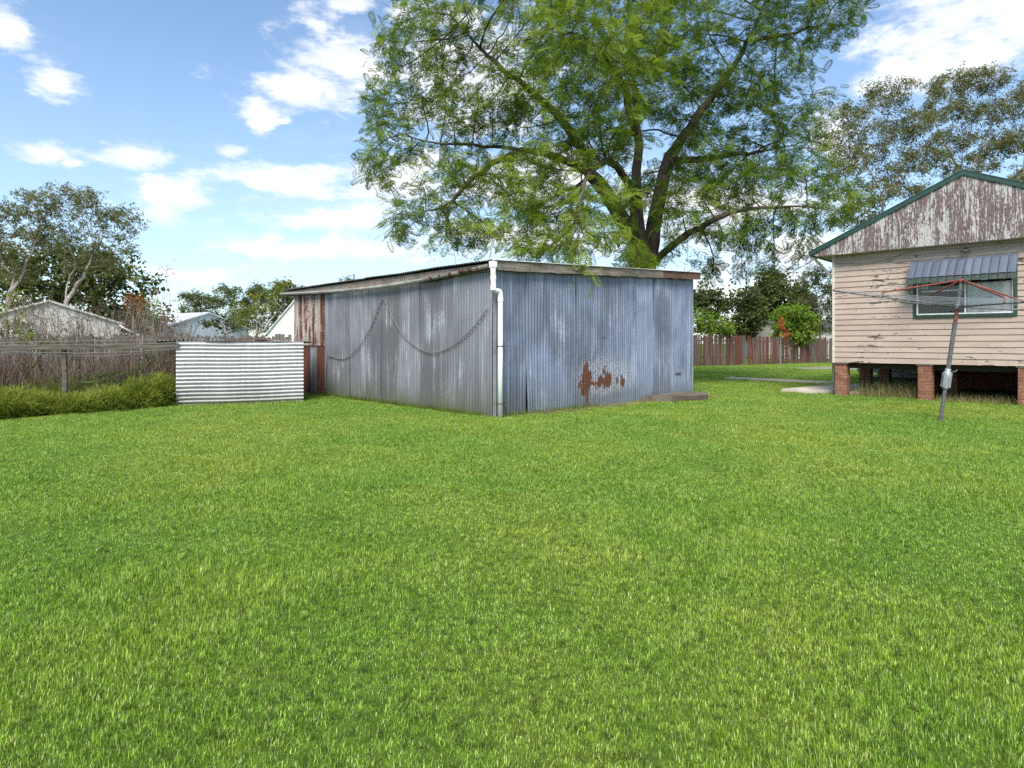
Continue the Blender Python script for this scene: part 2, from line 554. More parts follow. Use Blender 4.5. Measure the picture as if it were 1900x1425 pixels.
def concrete_mat(name, lo, hi, moss=0.2):
    m, t, b = material(name)
    o = t.obj()
    n = t.noise(o, 2.2, 8, 0.65)
    k = t.noise(o, 40, 4, 0.7)
    c = t.mix(t.step(n, 0.3, 0.7), lo, hi)
    c = t.mix(t.math('MULTIPLY', t.step(k, 0.5, 0.7), 0.3), c, tuple(x * 0.6 for x in lo))
    c = t.mix(t.math('MULTIPLY', t.step(t.noise(o, 3.6, 5, 0.6), 0.52, 0.7), moss), c, (0.06, 0.085, 0.035))
    finish(t, b, c, 0.9, 0, k, 0.4, 0.006, 0.2)
    return m


M['concrete'] = concrete_mat('pale_concrete', (0.37, 0.335, 0.29), (0.52, 0.48, 0.43))
M['old_slab'] = concrete_mat('old_dark_slab', (0.08, 0.068, 0.054), (0.16, 0.14, 0.112), 0.5)
M['block'] = concrete_mat('grey_block', (0.25, 0.25, 0.24), (0.4, 0.4, 0.39), 0.4)
M['block_green'] = concrete_mat('green_block', (0.03, 0.07, 0.05), (0.07, 0.12, 0.085), 0.4)


def glass_mat():
    m, t, b = material('window_glass')
    b.inputs['Base Color'].default_value = (0.9, 0.93, 0.95, 1)
    b.inputs['Roughness'].default_value = 0.03
    b.inputs['IOR'].default_value = 1.5
    tr = t.n('ShaderNodeBsdfTransparent')
    tr.inputs[0].default_value = (0.94, 0.95, 0.95, 1)
    gl = t.n('ShaderNodeBsdfGlossy')
    gl.inputs['Roughness'].default_value = 0.03
    fr = t.n('ShaderNodeFresnel')
    mx = t.n('ShaderNodeMixShader')
    t.put(mx.inputs[0], t.math('ADD', t.math('MULTIPLY', fr.outputs[0], 0.55), 0.01))
    m.node_tree.links.new(tr.outputs[0], mx.inputs[1])
    m.node_tree.links.new(gl.outputs[0], mx.inputs[2])
    m.node_tree.links.new(mx.outputs[0], m.node_tree.nodes['Material Output'].inputs[0])
    return m


M['glass'] = glass_mat()


def leaf_mat(name, lo, mid, hi, trans=0.4, vary=1.2, rough=0.55):
    m, t, b = material(name)
    a = t.attr('tint')
    n = t.noise(t.pos(), vary, 3, 0.5)
    f = t.math('ADD', t.math('MULTIPLY', a, 0.65), t.math('MULTIPLY', t.math('SUBTRACT', n, 0.32), 0.8))
    c = t.ramp(f, [(0.1, lo), (0.45, mid), (0.95, hi)])
    t.put(b.inputs['Base Color'], c)
    b.inputs['Roughness'].default_value = rough
    b.inputs['Specular IOR Level'].default_value = 0.15
    tl = t.n('ShaderNodeBsdfTranslucent')
    t.put(tl.inputs[0], t.mix(1.0, c, (1.25, 1.2, 0.55), 'MULTIPLY'))
    mx = t.n('ShaderNodeMixShader')
    mx.inputs[0].default_value = trans
    m.node_tree.links.new(b.outputs[0], mx.inputs[1])
    m.node_tree.links.new(tl.outputs[0], mx.inputs[2])
    m.node_tree.links.new(mx.outputs[0], m.node_tree.nodes['Material Output'].inputs[0])
    return m


M['jac_leaf'] = leaf_mat('jacaranda_leaf', (0.045, 0.088, 0.014), (0.13, 0.21, 0.026), (0.26, 0.34, 0.055), 0.42, 0.42)
M['gum_leaf'] = leaf_mat('gum_leaf', (0.055, 0.066, 0.026), (0.13, 0.142, 0.055), (0.23, 0.23, 0.095), 0.3, 0.3)
M['dark_leaf'] = leaf_mat('dark_leaf', (0.028, 0.04, 0.012), (0.065, 0.09, 0.025), (0.125, 0.15, 0.045), 0.25, 0.4)
M['bright_leaf'] = leaf_mat('bright_leaf', (0.06, 0.11, 0.014), (0.13, 0.22, 0.024), (0.24, 0.33, 0.05), 0.35, 0.8)
M['yellow_leaf'] = leaf_mat('yellow_green_leaf', (0.08, 0.11, 0.015), (0.17, 0.21, 0.025), (0.30, 0.27, 0.03), 0.4, 0.8)
M['orange_leaf'] = leaf_mat('orange_leaf', (0.11, 0.06, 0.02), (0.22, 0.10, 0.025), (0.30, 0.15, 0.03), 0.3, 0.8)
M['red_leaf'] = leaf_mat('red_bract', (0.22, 0.03, 0.015), (0.42, 0.05, 0.025), (0.5, 0.09, 0.04), 0.3, 0.8)
M['dry_stem'] = leaf_mat('dry_bramble', (0.07, 0.05, 0.038), (0.155, 0.12, 0.095), (0.34, 0.29, 0.24), 0.0, 0.7, 0.85)
M['long_grass'] = leaf_mat('long_grass', (0.045, 0.07, 0.014), (0.16, 0.22, 0.03), (0.36, 0.38, 0.09), 0.4, 1.6)
M['dry_grass'] = leaf_mat('dry_grass', (0.10, 0.11, 0.04), (0.22, 0.20, 0.08), (0.42, 0.37, 0.2), 0.25, 1.6)
M['fern'] = leaf_mat('fern', (0.05, 0.075, 0.03), (0.1, 0.135, 0.05), (0.17, 0.19, 0.085), 0.35, 1.6)


def bark_mat(name, lo, hi, pale=None):
    m, t, b = material(name)
    p = t.pos()
    n = t.noise(t.scale(p, (9, 9, 2.2)), 1.0, 6, 0.7, 0.6)
    k = t.noise(p, 1.4, 4, 0.6)
    c = t.mix(t.step(n, 0.3, 0.7), lo, hi)
    if pale:
        c = t.mix(t.step(k, 0.46, 0.6), c, pale)
    finish(t, b, c, 0.9, 0, n, 0.7, 0.03, 0.2)
    return m


M['bark'] = bark_mat('rough_brown_bark', (0.038, 0.029, 0.023), (0.105, 0.083, 0.066))
M['gum_bark'] = bark_mat('pale_gum_bark', (0.15, 0.13, 0.115), (0.3, 0.27, 0.245), (0.4, 0.37, 0.345))
M['twig'] = bark_mat('grey_twig_bark', (0.14, 0.115, 0.095), (0.3, 0.26, 0.22))


def lawn_color(t, p, f):
    """Grass colour: f picks the blade, position gives mown patches of greener and strawier turf."""
    big = t.noise(t.scale(p, (1, 1, 0)), 0.33, 4, 0.6)
    med = t.noise(t.scale(p, (1, 1, 0)), 1.6, 4, 0.6)
    c = t.ramp(f, [(0.0, (0.028, 0.078, 0.010)), (0.4, (0.21, 0.352, 0.036)), (0.75, (0.43, 0.56, 0.115)), (1.0, (0.7, 0.7, 0.36))])
    g = t.mix(t.step(big, 0.36, 0.66), (0.8, 0.94, 0.8), (1.16, 1.06, 1.0))
    c = t.mix(1.0, c, g, 'MULTIPLY')
    c = t.mix(t.math('MULTIPLY', t.step(med, 0.52, 0.78), 0.42), c, t.mix(1.0, c, (1.35, 1.12, 0.9), 'MULTIPLY'))
    c = t.mix(t.math('MULTIPLY', t.step(med, 0.46, 0.25), 0.55), c, t.mix(1.0, c, (0.6, 0.8, 0.6), 'MULTIPLY'))
    sm = t.noise(t.scale(p, (1, 1, 0)), 17.0, 3, 0.6)
    c = t.mix(1.0, c, t.ramp(sm, [(0.3, 0.42), (0.5, 1.0), (0.72, 1.5)]), 'MULTIPLY')
    return c


def grass_mat():
    m, t, b = material('lawn_blade')
    a = t.attr('tint')
    f = t.math('ADD', t.math('MULTIPLY', a, 0.8), t.math('MULTIPLY', t.rnd(), 0.2))
    c = lawn_color(t, t.pos(), f)
    t.put(b.inputs['Base Color'], c)
    b.inputs['Roughness'].default_value = 0.36
    b.inputs['Specular IOR Level'].default_value = 0.55
    tl = t.n('ShaderNodeBsdfTranslucent')
    t.put(tl.inputs[0], t.mix(1.0, c, (1.2, 1.15, 0.6), 'MULTIPLY'))
    mx = t.n('ShaderNodeMixShader')
    mx.inputs[0].default_value = 0.4
    m.node_tree.links.new(b.outputs[0], mx.inputs[1])
    m.node_tree.links.new(tl.outputs[0], mx.inputs[2])
    m.node_tree.links.new(mx.outputs[0], m.node_tree.nodes['Material Output'].inputs[0])
    return m


def ground_mat():
    m, t, b = material('lawn_ground')
    p = t.pos()
    n = t.noise(p, 30, 5, 0.7)
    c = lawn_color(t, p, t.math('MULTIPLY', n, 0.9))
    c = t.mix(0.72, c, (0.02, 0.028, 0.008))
    finish(t, b, c, 0.95, 0, n, 0.7, 0.03, 0.1)
    return m


def dirt_mat():
    m, t, b = material('bare_dirt')
    p = t.pos()
    n = t.noise(p, 7, 8, 0.7)
    c = t.mix(t.step(n, 0.3, 0.7), (0.085, 0.07, 0.048), (0.24, 0.205, 0.15))
    c = t.mix(t.step(t.noise(p, 3, 5, 0.6), 0.5, 0.62), c, (0.09, 0.11, 0.035))
    finish(t, b, c, 0.95, 0, n, 0.7, 0.02, 0.1)
    return m


M['lawn'] = grass_mat()
M['ground'] = ground_mat()
M['dirt'] = dirt_mat()
M['gravel'] = concrete_mat('grey_gravel', (0.17, 0.155, 0.13), (0.29, 0.265, 0.23), 0.6)

# ------------------------------------------------------------------ ground
gm = MB()
xs = [-700, -120, -40] + list(np.linspace(-24, 30, 55)) + [60, 140, 700]
ys = [-30, -8] + list(np.linspace(-2, 44, 47)) + [70, 140, 400, 900]


def gz(x, y):
    if -24 <= x <= 30 and -2 <= y <= 44:
        return 0.006 * math.sin(x * 0.5 + 1.3) * math.cos(y * 0.4)
    return 0.0


gm.add([(x, y, gz(x, y)) for y in ys for x in xs],
       [(j * len(xs) + i, j * len(xs) + i + 1, (j + 1) * len(xs) + i + 1, (j + 1) * len(xs) + i) for j in range(len(ys) - 1) for i in range(len(xs) - 1)])
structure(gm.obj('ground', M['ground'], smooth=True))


# ------------------------------------------------------------------ frames of the two buildings
SHED_O = Vector((-0.378, 12.25, 0))
SHED_A = math.radians(43.83)
E1 = Vector((math.cos(SHED_A), math.sin(SHED_A), 0))
E2 = Vector((-math.sin(SHED_A), math.cos(SHED_A), 0))
HOUSE_O = Vector((9.05, 17.2, 0))
HOUSE_A = math.radians(-44.63)
H1 = Vector((math.cos(HOUSE_A), math.sin(HOUSE_A), 0))
H2 = Vector((-math.sin(HOUSE_A), math.cos(HOUSE_A), 0))


def shed_w(x, y, z):
    return SHED_O + E1 * x + E2 * y + Vector((0, 0, z))


def house_w(x, y, z):
    return HOUSE_O + H1 * x + H2 * y + Vector((0, 0, z))


def pix_plane(px, py, o, n):
    c = Vector((0, 0, CAMZ))
    d = P(px, py, 1.0) - c
    return c + d * ((o - c).dot(n) / d.dot(n))


# sheets laid on the lawn
def sheet(name, poly, z, mat):
    m = MB()
    m.add([(p[0], p[1], z) for p in poly], [tuple(range(len(poly)))])
    return structure(m.obj(name, mat))


def ragged(poly, amp, k, seed):
    rr = random.Random(seed)
    out = []
    for i, a in enumerate(poly):
        b = poly[(i + 1) % len(poly)]
        for j in range(k):
            q = j / k
            out.append((a[0] + (b[0] - a[0]) * q + rr.uniform(-amp, amp), a[1] + (b[1] - a[1]) * q + rr.uniform(-amp, amp)))
    return out


DIRT = [tuple(shed_w(x, y, 0)[:2]) for x, y in ((0.3, 0.1), (0.3, -0.22), (2.4, -0.36), (4.8, -0.5), (7.9, -0.75), (8.1, 0.1))]
sheet('dirt_strip', ragged(DIRT, 0.06, 9, 3), 0.012, M['dirt'])
DRIVE = [(16.5, 34.2), (20, 33.2), (40, 34), (44, 41), (20.0, 38.0), (16.5, 36)]
sheet('gravel_drive', ragged(DRIVE, 0.35, 8, 4), 0.03, M['gravel'])

# ------------------------------------------------------------------ corrugated shed
shed = thing('corrugated_shed', 'weathered blue-grey corrugated iron shed with skillion roof in the middle of the yard', 'shed', SHED_O, SHED_A)
SW, SD = 7.72, 9.11


def roof_z(x):
    return 3.10 + 0.048 * x


def corr(mapf, u0, u1, z0, z1, pitch=0.09, amp=0.0145, seg=8, rows=7, warp=0.006, seed=0, flat=None):
    """One corrugated sheet. mapf(u, z, out) places it; z0, z1 numbers or functions of u."""
    m = MB()
    rr = random.Random(seed)
    ph = [rr.uniform(0, 6.28) for _ in range(4)]
    cols = max(2, int((u1 - u0) / pitch * seg))
    vs, uv, fs = [], [], []
    for j in range(rows + 1):
        for i in range(cols + 1):
            u = u0 + (u1 - u0) * i / cols
            a = z0(u) if callable(z0) else z0
            b = z1(u) if callable(z1) else z1
            z = a + (b - a) * j / rows
            k = 1.0 if flat is None else flat(u)
            out = amp * k * (1 - 2 * (0.5 + 0.5 * math.sin(2 * PI * u / pitch)) ** 2.2) + warp * (math.sin(u * 2.3 + ph[0]) * math.cos(z * 1.7 + ph[1]) + 0.6 * math.sin(u * 5.1 + z * 0.9 + ph[2]))
            vs.append(mapf(u, z, out))
            uv.append((u, z))
    w = cols + 1
    for j in range(rows):
        for i in range(cols):
            fs.append((j * w + i, j * w + i + 1, (j + 1) * w + i + 1, (j + 1) * w + i))
    return m.add(vs, fs, uv)


def right_map(off):
    return lambda u, z, o: (u, -(o + off), z)


def left_map(off):
    return lambda u, z, o: (-(o + off), u, z)


# gable-side (right) wall of nine sheets
cuts = [0.03, 0.92, 1.72, 2.52, 3.3, 4.08, 4.88, 5.66, 6.5, 7.72]
for i in range(9):
    f = (lambda u: 0.35) if i == 0 else None
    a, b = cuts[i], cuts[i + 1] + (0.03 if i < 8 else 0)
    rr = random.Random(i)
    bot = 0.0 + rr.uniform(-0.01, 0.02)
    rm_ = right_map(0.012 + 0.007 * (i % 2))
    if i == 1:   # the second sheet has pulled away from the first near the ground
        rm_ = lambda u, z, o: (u + 0.035 * max(0, 1 - z / 1.35) * max(0, 1 - (u - 0.92) / 0.4), -(o + 0.019 + 0.03 * max(0, 1 - z / 1.35) * max(0, 1 - (u - 0.92) / 0.3)), z)
    if i == 0:
        b = 0.925
    corr(rm_, a, b, bot, lambda u: roof_z(u) - 0.09, seed=20 + i, flat=f,
         warp=0.008 if i else 0.012).obj('wall_sheet', M['tin_blue'], shed, smooth=True)
# eave-side (left) wall: grey sheets, then the rusted end
cuts = [0.0, 0.86, 1.66, 2.48, 3.3, 4.1, 4.86, 5.66, 6.44, 7.14]
for i in range(9):
    rr = random.Random(40 + i)
    corr(left_map(0.012 + 0.008 * (i % 2)), cuts[i], cuts[i + 1] + (0.03 if i < 8 else 0), rr.uniform(-0.01, 0.03), 3.03, seed=60 + i).obj('wall_sheet', M['tin_grey'], shed, smooth=True)
for i, (a, b, mat) in enumerate(((7.14, 7.75, 'tin_rust'), (7.72, 8.3, 'tin_rust'), (8.27, SD, 'tin_rust'))):
    corr(left_map(0.012 + 0.01 * (i % 2)), a, b, 1.42, 2.97, seed=80 + i).obj('wall_sheet', M[mat], shed, smooth=True)
for i, (a, b, mat) in enumerate(((7.14, 7.66, 'tin_brown'), (7.63, 8.1, 'tin_grey'), (8.07, SD, 'tin_brown'))):
    corr(left_map(-0.014 - 0.008 * (i % 2)), a, b, 0, 1.5, seed=90 + i).obj('wall_sheet', M[mat], shed, smooth=True)
# far walls
corr(lambda u, z, o: (u, SD + o, z), 0, SW, 0, lambda u: roof_z(u) - 0.06, seg=4, rows=3).obj('wall_sheet', M['tin_grey'], shed, smooth=True)
corr(lambda u, z, o: (SW + o, u, z), 0, SD, 0, roof_z(SW) - 0.06, seg=4, rows=3).obj('wall_sheet', M['tin_grey'], shed, smooth=True)
# roof sheets run down the fall towards the gutter
rk = 0
y = -0.12
while y < SD + 0.6:
    y1 = min(y + 1.2, SD + 0.62)
    corr(lambda u, z, o, q=rk: (z, u, roof_z(z) + 0.045 + o + 0.004 * (q % 2)), y, y1 + 0.02, -0.16, SW + 0.14, rows=4, amp=0.014, seg=6, seed=100 + rk, warp=0.004).obj('roof_sheet', M['tin_roof'], shed, smooth=True)
    rk += 1
    y = y1
# rake boards along the gable side
for x0, x1, mat in ((-0.06, 2.62, 'fascia'), (2.63, 5.95, 'fascia'), (5.96, 7.9, 'fascia_brown')):
    m = MB()
    n = 10
    vs = []
    rr = random.Random(int(x0 * 10))
    for i in range(n + 1):
        x = x0 + (x1 - x0) * i / n
        zt = roof_z(x) + 0.022
        zb = zt - 0.185 + rr.uniform(-0.012, 0.012)
        vs += [(x, -0.155, zb), (x, -0.155, zt), (x, -0.118, zt), (x, -0.118, zb)]
    fs = [(i * 4 + k, i * 4 + (k + 1) % 4, i * 4 + 4 + (k + 1) % 4, i * 4 + 4 + k) for i in range(n) for k in range(4)]
    fs += [(3, 2, 1, 0), (n * 4, n * 4 + 1, n * 4 + 2, n * 4 + 3)]
    m.add(vs, fs)
    m.obj('rake_board', M[mat], shed)
m = MB()
for i in range(2):
    pass
m.prism([(-0.12, roof_z(-0.12) + 0.036), (7.88, roof_z(7.88) + 0.036), (7.88, roof_z(7.88) + 0.048), (-0.12, roof_z(-0.12) + 0.048)], -0.19, -0.04)
m.obj('roof_flashing', M['white_paint'], shed)
# eave fascia and sagging gutter
m = MB()
m.box((-0.075, -0.05, 2.93), (-0.05, SD + 0.55, 3.09))
m.obj('eave_fascia', M['fascia'], shed)


def gut_sag(y):
    q = (y + 0.1) / (SD + 0.7)
    return -0.17 * math.sin(PI * min(1, max(0, q)) ** 0.9) * (1 - 0.25 * q)


for a, b, mat in ((-0.1, 2.1, 'tin_rust'), (2.1, 9.72, 'old_white')):
    m = MB()
    n = 24
    vs = []
    for i in range(n + 1):
        y = a + (b - a) * i / n
        z = 3.06 + gut_sag(y)
        for k in range(7):
            q = PI + PI * k / 6
            vs.append((-0.155 + 0.058 * math.cos(q) * 1.05, y, z + 0.075 * math.sin(q)))
        for k in range(6, -1, -1):
            q = PI + PI * k / 6
            vs.append((-0.155 + 0.052 * math.cos(q) * 1.05, y, z + 0.068 * math.sin(q)))
    w = 14
    fs = [(i * w + k, i * w + (k + 1) % w, (i + 1) * w + (k + 1) % w, (i + 1) * w + k) for i in range(n) for k in range(w)]
    fs += [tuple(range(w - 1, -1, -1)), tuple(range(n * w, n * w + w))]
    m.add(vs, fs, [(v[1], v[2]) for v in vs])
    g = m.obj('gutter', M[mat], shed, smooth=False)
# corner flashing
m = MB()
m.box((-0.03, -0.037, 0.0), (0.05, -0.0305, 2.98))
m.obj('corner_flashing', M['zinc'], shed)
# downpipe
dp = MB()
pts = [(-0.13, -0.14, 3.03), (-0.13, -0.145, 2.9), (-0.125, -0.15, 2.66)]
for k in range(7):
    q = k / 6 * PI / 2
    pts.append((-0.125 + 0.07 * (1 - math.cos(q)), -0.15, 2.6 - 0.07 * math.sin(q)))
for k in range(7):
    q = k / 6 * PI / 2
    pts.append((-0.02 + 0.07 * math.sin(q), -0.15 - 0.012 * k / 6, 2.53 - 0.07 * (1 - math.cos(q))))
pts += [(0.05, -0.165, 2.3), (0.052, -0.16, 1.2), (0.055, -0.15, 0.02)]
dp.tube(pts, 0.052, 14)
dpo = dp.obj('downpipe', M['pvc'], shed, smooth=True)
for z0 in (2.78, 2.58, 2.36):
    m = MB()
    x, yy = (-0.128, -0.148) if z0 > 2.5 else (0.05, -0.165)
    m.tube([(x, yy, z0 - 0.04), (x, yy, z0 + 0.04)], 0.059, 14)
    m.obj('collar', M['pvc'], dpo, smooth=False)
m = MB()
m.box((-0.19, -0.2, 2.98), (-0.07, -0.08, 3.105))
m.obj('rain_head', M['pvc'], dpo, bevel=0.012)
for z0 in (1.43, 0.29):
    m = MB()
    m.tube([(0.053, -0.158, z0 - 0.012), (0.053, -0.158, z0 + 0.012)], 0.057, 14)
    m.box((0.1, -0.115, z0 - 0.01), (0.26, -0.03, z0 + 0.012))
    m.obj('bracket', M['steel_dark'], dpo)
# added near-black box: shade of the shed's inside painted behind the gaps
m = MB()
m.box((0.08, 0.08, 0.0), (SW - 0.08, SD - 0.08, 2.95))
m.obj('gap_shade_box', M['dark'], shed)
# latch marks on the blue wall
for x, z, w in ((3.55, 1.62, 0.03), (6.75, 0.64, 0.28)):
    m = MB()
    m.box((x, -0.055, z), (x + w, -0.03, z + 0.03))
    m.obj('hasp', M['steel_dark'], shed, bevel=0.004)

# cable slung along the eave-side wall
wn = -E1
CP = [(604, 727), (605, 676), (608, 661), (616, 661), (631, 666), (646, 662), (667, 642), (687, 609), (699, 579), (710, 555),
      (717, 564), (727, 586), (740, 609), (752, 627), (773, 644), (793, 653), (813, 653), (836, 644), (858, 627), (879, 607), (894, 587), (905, 571)]
cp = [pix_plane(x, y, SHED_O - E1 * 0.062, wn) for x, y in CP]


def smooth_pts(p, k=4):
    out = []
    for i in range(len(p) - 1):
        a, b, c, d = p[max(i - 1, 0)], p[i], p[i + 1], p[min(i + 2, len(p) - 1)]
        for j in range(k):
            q = j / k
            out.append(0.5 * ((2 * b) + (c - a) * q + (2 * a - 5 * b + 4 * c - d) * q * q + (3 * b - a - 3 * c + d) * q ** 3))
    out.append(p[-1])
    return out


cab = MB().tube(smooth_pts(cp), 0.011, 6).obj('hanging_cable', M['cable'], smooth=True)
tag(cab, 'long grey cable slung in two loops along the left wall of the shed', 'cable')

# slab at the far corner of the blue wall
m = MB()
poly = [(4.95, -0.16), (7.0, -0.12), (7.28, -0.72), (6.55, -1.12), (5.35, -0.78)]
top = [shed_w(x, y, 0.15) for x, y in poly]
bot = [shed_w(x * 0.995, y * 0.97, 0.0) for x, y in poly]
m.add(top + bot, [(4, 3, 2, 1, 0)[::-1]] + [(i, i + 5, (i + 1) % 5 + 5, (i + 1) % 5) for i in range(5)])
tag(m.obj('concrete_slab', M['old_slab'], bevel=0.015), 'old broken slab lying at the right foot of the blue shed wall', 'slab')

# ------------------------------------------------------------------ chicken coop with the white corrugated front
CO = Vector((-7.96, 14.5, 0))
CA = math.atan2(1.1, 2.64)
coop = thing('chicken_coop', 'low tin coop with white horizontally corrugated front panel left of the shed', 'coop', CO, CA)
CW = 2.86
C1 = Vector((math.cos(CA), math.sin(CA), 0))
C2 = Vector((-math.sin(CA), math.cos(CA), 0))


def hcorr(u0, u1, z0, z1, off, pitch, amp, seed):
    m = MB()
    rows = int((z1 - z0) / pitch * 12)
    cols = 14
    rr = random.Random(seed)
    ph = rr.uniform(0, 6)
    vs, uv, fs = [], [], []
    for j in range(rows + 1):
        for i in range(cols + 1):
            u = u0 + (u1 - u0) * i / cols
            z = z0 + (z1 - z0) * j / rows
            o = amp * (1 - 2 * (0.5 - 0.5 * math.cos(2 * PI * (z - z0) / pitch)) ** 1.5) + 0.008 * math.sin(u * 6 + z * 2.7 + ph) * math.sin(z * 5) + 0.008 * math.sin(u * 2.2 + ph) * math.sin(z * 2 + 1)
            vs.append((u, -(off + o), z + 0.006 * math.sin(u * 3 + ph)))
            uv.append((u, z))
    w = cols + 1
    for j in range(rows):
        for i in range(cols):
            fs.append((j * w + i, j * w + i + 1, (j + 1) * w + i + 1, (j + 1) * w + i))
    return m.add(vs, fs, uv)


hcorr(0, 1.46, 0.0, 1.53, 0.036, 0.0915, 0.03, 1).obj('front_sheet', M['tin_white'], coop, smooth=True)
hcorr(1.42, CW, 0.0, 1.53, 0.042, 0.0915, 0.03, 2).obj('front_sheet', M['tin_white'], coop, smooth=True)
# side sheets and rear
corr(lambda u, z, o: (0.02 + o, u, z), 0.02, 1.9, 0.0, 1.5, seg=4, rows=2).obj('side_sheet', M['tin_brown'], coop, smooth=True)
corr(lambda u, z, o: (CW - 0.0 + o, u, z), 0.0, 1.9, 0.0, 1.5, seg=4, rows=2).obj('side_sheet', M['tin_brown'], coop, smooth=True)
corr(lambda u, z, o: (u, 1.9 + o, z), 0.0, CW, 0.0, 1.5, seg=4, rows=2).obj('rear_sheet', M['tin_brown'], coop, smooth=True)
for i, (x0, x1, y0, y1, z, mat, tl) in enumerate(((-0.42, 1.0, -0.06, 2.1, 1.555, 'tin_white', 0.004), (0.6, 2.0, -0.1, 2.2, 1.565, 'tin_brown', 0.02), (1.7, 3.0, -0.08, 2.0, 1.55, 'tin_rust', 0.012))):
    rr = random.Random(i)
    a = rr.uniform(-0.012, 0.012)
    corr(lambda u, zz, o: (u, zz, z + o + tl * (zz - y0) + a * (u - x0) + 0.012 * math.sin(u * 4 + i)), x0, x1, y0, y1, seg=5, rows=3, amp=0.009, seed=i).obj('roof_sheet', M[mat], coop, smooth=True)
m = MB()
m.box((-0.5, 0.1, 1.49), (3.06, 0.16, 1.535))
m.obj('roof_batten', M['rail'], coop)
m = MB()
m.box((0.05, 0.06, 0), (0.13, 0.14, 1.48))
m.obj('corner_post', M['rail'], coop)

# run frame: old rail, posts and wire
run = thing('poultry_run_frame', 'old grey timber rail on posts with sagging wire beside the white panel', 'fence', CO, CA)
m = MB()
n = 24
vs = []
rr = random.Random(5)
for i in range(n + 1):
    u = 0.06 - 6.2 * i / n
    zt = 1.49 - 0.019 * i / n * 6.2 * 0.9 + rr.uniform(-0.012, 0.012)
    zb = zt - 0.105 + rr.uniform(-0.012, 0.012)
    yy = 0.0 + rr.uniform(-0.01, 0.01)
    vs += [(u, yy - 0.11, zb), (u, yy - 0.11, zt), (u, yy - 0.05, zt), (u, yy - 0.05, zb)]
fs = [(i * 4 + k, i * 4 + 4 + k, i * 4 + 4 + (k + 1) % 4, i * 4 + (k + 1) % 4) for i in range(n) for k in range(4)] + [(0, 1, 2, 3), (n * 4 + 3, n * 4 + 2, n * 4 + 1, n * 4)]
m.add(vs, fs)
m.obj('rail', M['rail'], run)
for u, yo in ((-2.2, -0.045), (-4.6, -0.045)):
    m = MB()
    m.tube([(u, yo + 0.055, 0), (u + 0.02, yo + 0.055, 0.7), (u - 0.01, yo + 0.055, 1.42)], [0.062, 0.058, 0.06], 7)
    m.obj('post', M['rail'], run)
for k, (z, sag, yo) in enumerate(((1.36, 0.06, -0.13), (1.5, 0.02, -0.13), (1.33, 0.1, -0.02), (1.56, -0.02, 0.4))):
    m = MB()
    m.tube([(-6.1 * i / 16, yo + 0.02 * math.sin(i * 1.3), z - sag * math.sin(PI * ((i % 8) / 8)) - 0.1 * i / 16 + 0.01 * math.sin(i * 2.3 + k)) for i in range(17)], 0.006, 5)
    m.obj('wire', M['wire'], run)

# ------------------------------------------------------------------ house
house = thing('weatherboard_house', 'pink-cream weatherboard house on brick piers with flaking gable and green roof trim', 'house', HOUSE_O, HOUSE_A)
HW, HL = 6.0, 9.0
Z0, Z1 = 0.955, 3.94
WX0, WX1, WZ0, WZ1 = 1.91, 4.0, 2.14, 3.53
nb = 20
bh = (Z1 - Z0) / nb


def board(x0, x1, z0, z1, seed):
    rr = random.Random(seed)
    m = MB()
    n = max(2, int((x1 - x0) / 0.35))
    vs = []
    j = rr.uniform(-0.002, 0.002)
    for i in range(n + 1):
        x = x0 + (x1 - x0) * i / n
        w = rr.uniform(-0.0025, 0.0025)
        vs += [(x, -0.030 + w, z0 - 0.004 + w + j), (x, -0.008 + w * 0.3, z1 + 0.018), (x, 0.0, z1 + 0.018), (x, 0.0, z0 - 0.004 + w + j)]
    fs = [(i * 4 + k, i * 4 + (k + 1) % 4, i * 4 + 4 + (k + 1) % 4, i * 4 + 4 + k) for i in range(n) for k in range(4)]
    fs += [(3, 2, 1, 0), (n * 4, n * 4 + 1, n * 4 + 2, n * 4 + 3)]
    m.add(vs, fs)
    return m.obj('weatherboard', M['board'], house)


for k in range(nb):
    z0, z1 = Z0 + k * bh, Z0 + (k + 1) * bh
    spans = [(0.03, HW - 0.03)] if (z1 <= WZ0 + 0.02 or z0 >= WZ1 - 0.02) else [(0.03, WX0), (WX1, HW - 0.03)]
    rr = random.Random(300 + k)
    for (a, b) in spans:
        cutsx = [a]
        if b - a > 3:
            cutsx.append(rr.uniform(a + 0.9, b - 1.2))
            if rr.random() < 0.4:
                cutsx.append(min(b - 0.5, cutsx[-1] + rr.uniform(0.6, 1.6)))
        elif b - a > 1.5 and rr.random() < 0.35:
            cutsx.append(rr.uniform(a + 0.5, b - 0.5))
        cutsx.append(b)
        for i in range(len(cutsx) - 1):
            board(cutsx[i] + (0.0015 if i else 0), cutsx[i + 1] - 0.0015, z0, z1, k * 10 + i)
# wall cores: front with the window opening, sides and back
m = MB()
for lo, hi in (((0.02, 0.003, Z0), (WX0 - 0.002, 0.1, Z1 + 0.1)), ((WX1 + 0.002, 0.003, Z0), (HW - 0.02, 0.1, Z1 + 0.1)),
               ((WX0 - 0.0015, 0.003, Z0), (WX1 + 0.0015, 0.1, WZ0)), ((WX0 - 0.0015, 0.003, WZ1), (WX1 + 0.0015, 0.1, Z1 + 0.1))):
    m.box(lo, hi)
m.box((0.02, 0.101, Z0), (0.1, HL, Z1 + 0.1))
m.box((HW - 0.1, 0.101, Z0), (HW - 0.02, HL, Z1 + 0.1))
m.box((0.101, HL - 0.1, Z0), (HW - 0.101, HL, Z1 + 0.1))
m.obj('wall', M['cream_trim'], house)
for x in (-0.03, HW - 0.03):
    m = MB()
    m.box((x, -0.04, Z0 - 0.01), (x + 0.06, 0.03, Z1 + 0.02))
    m.obj('corner_board', M['cream_trim'], house)
m = MB()
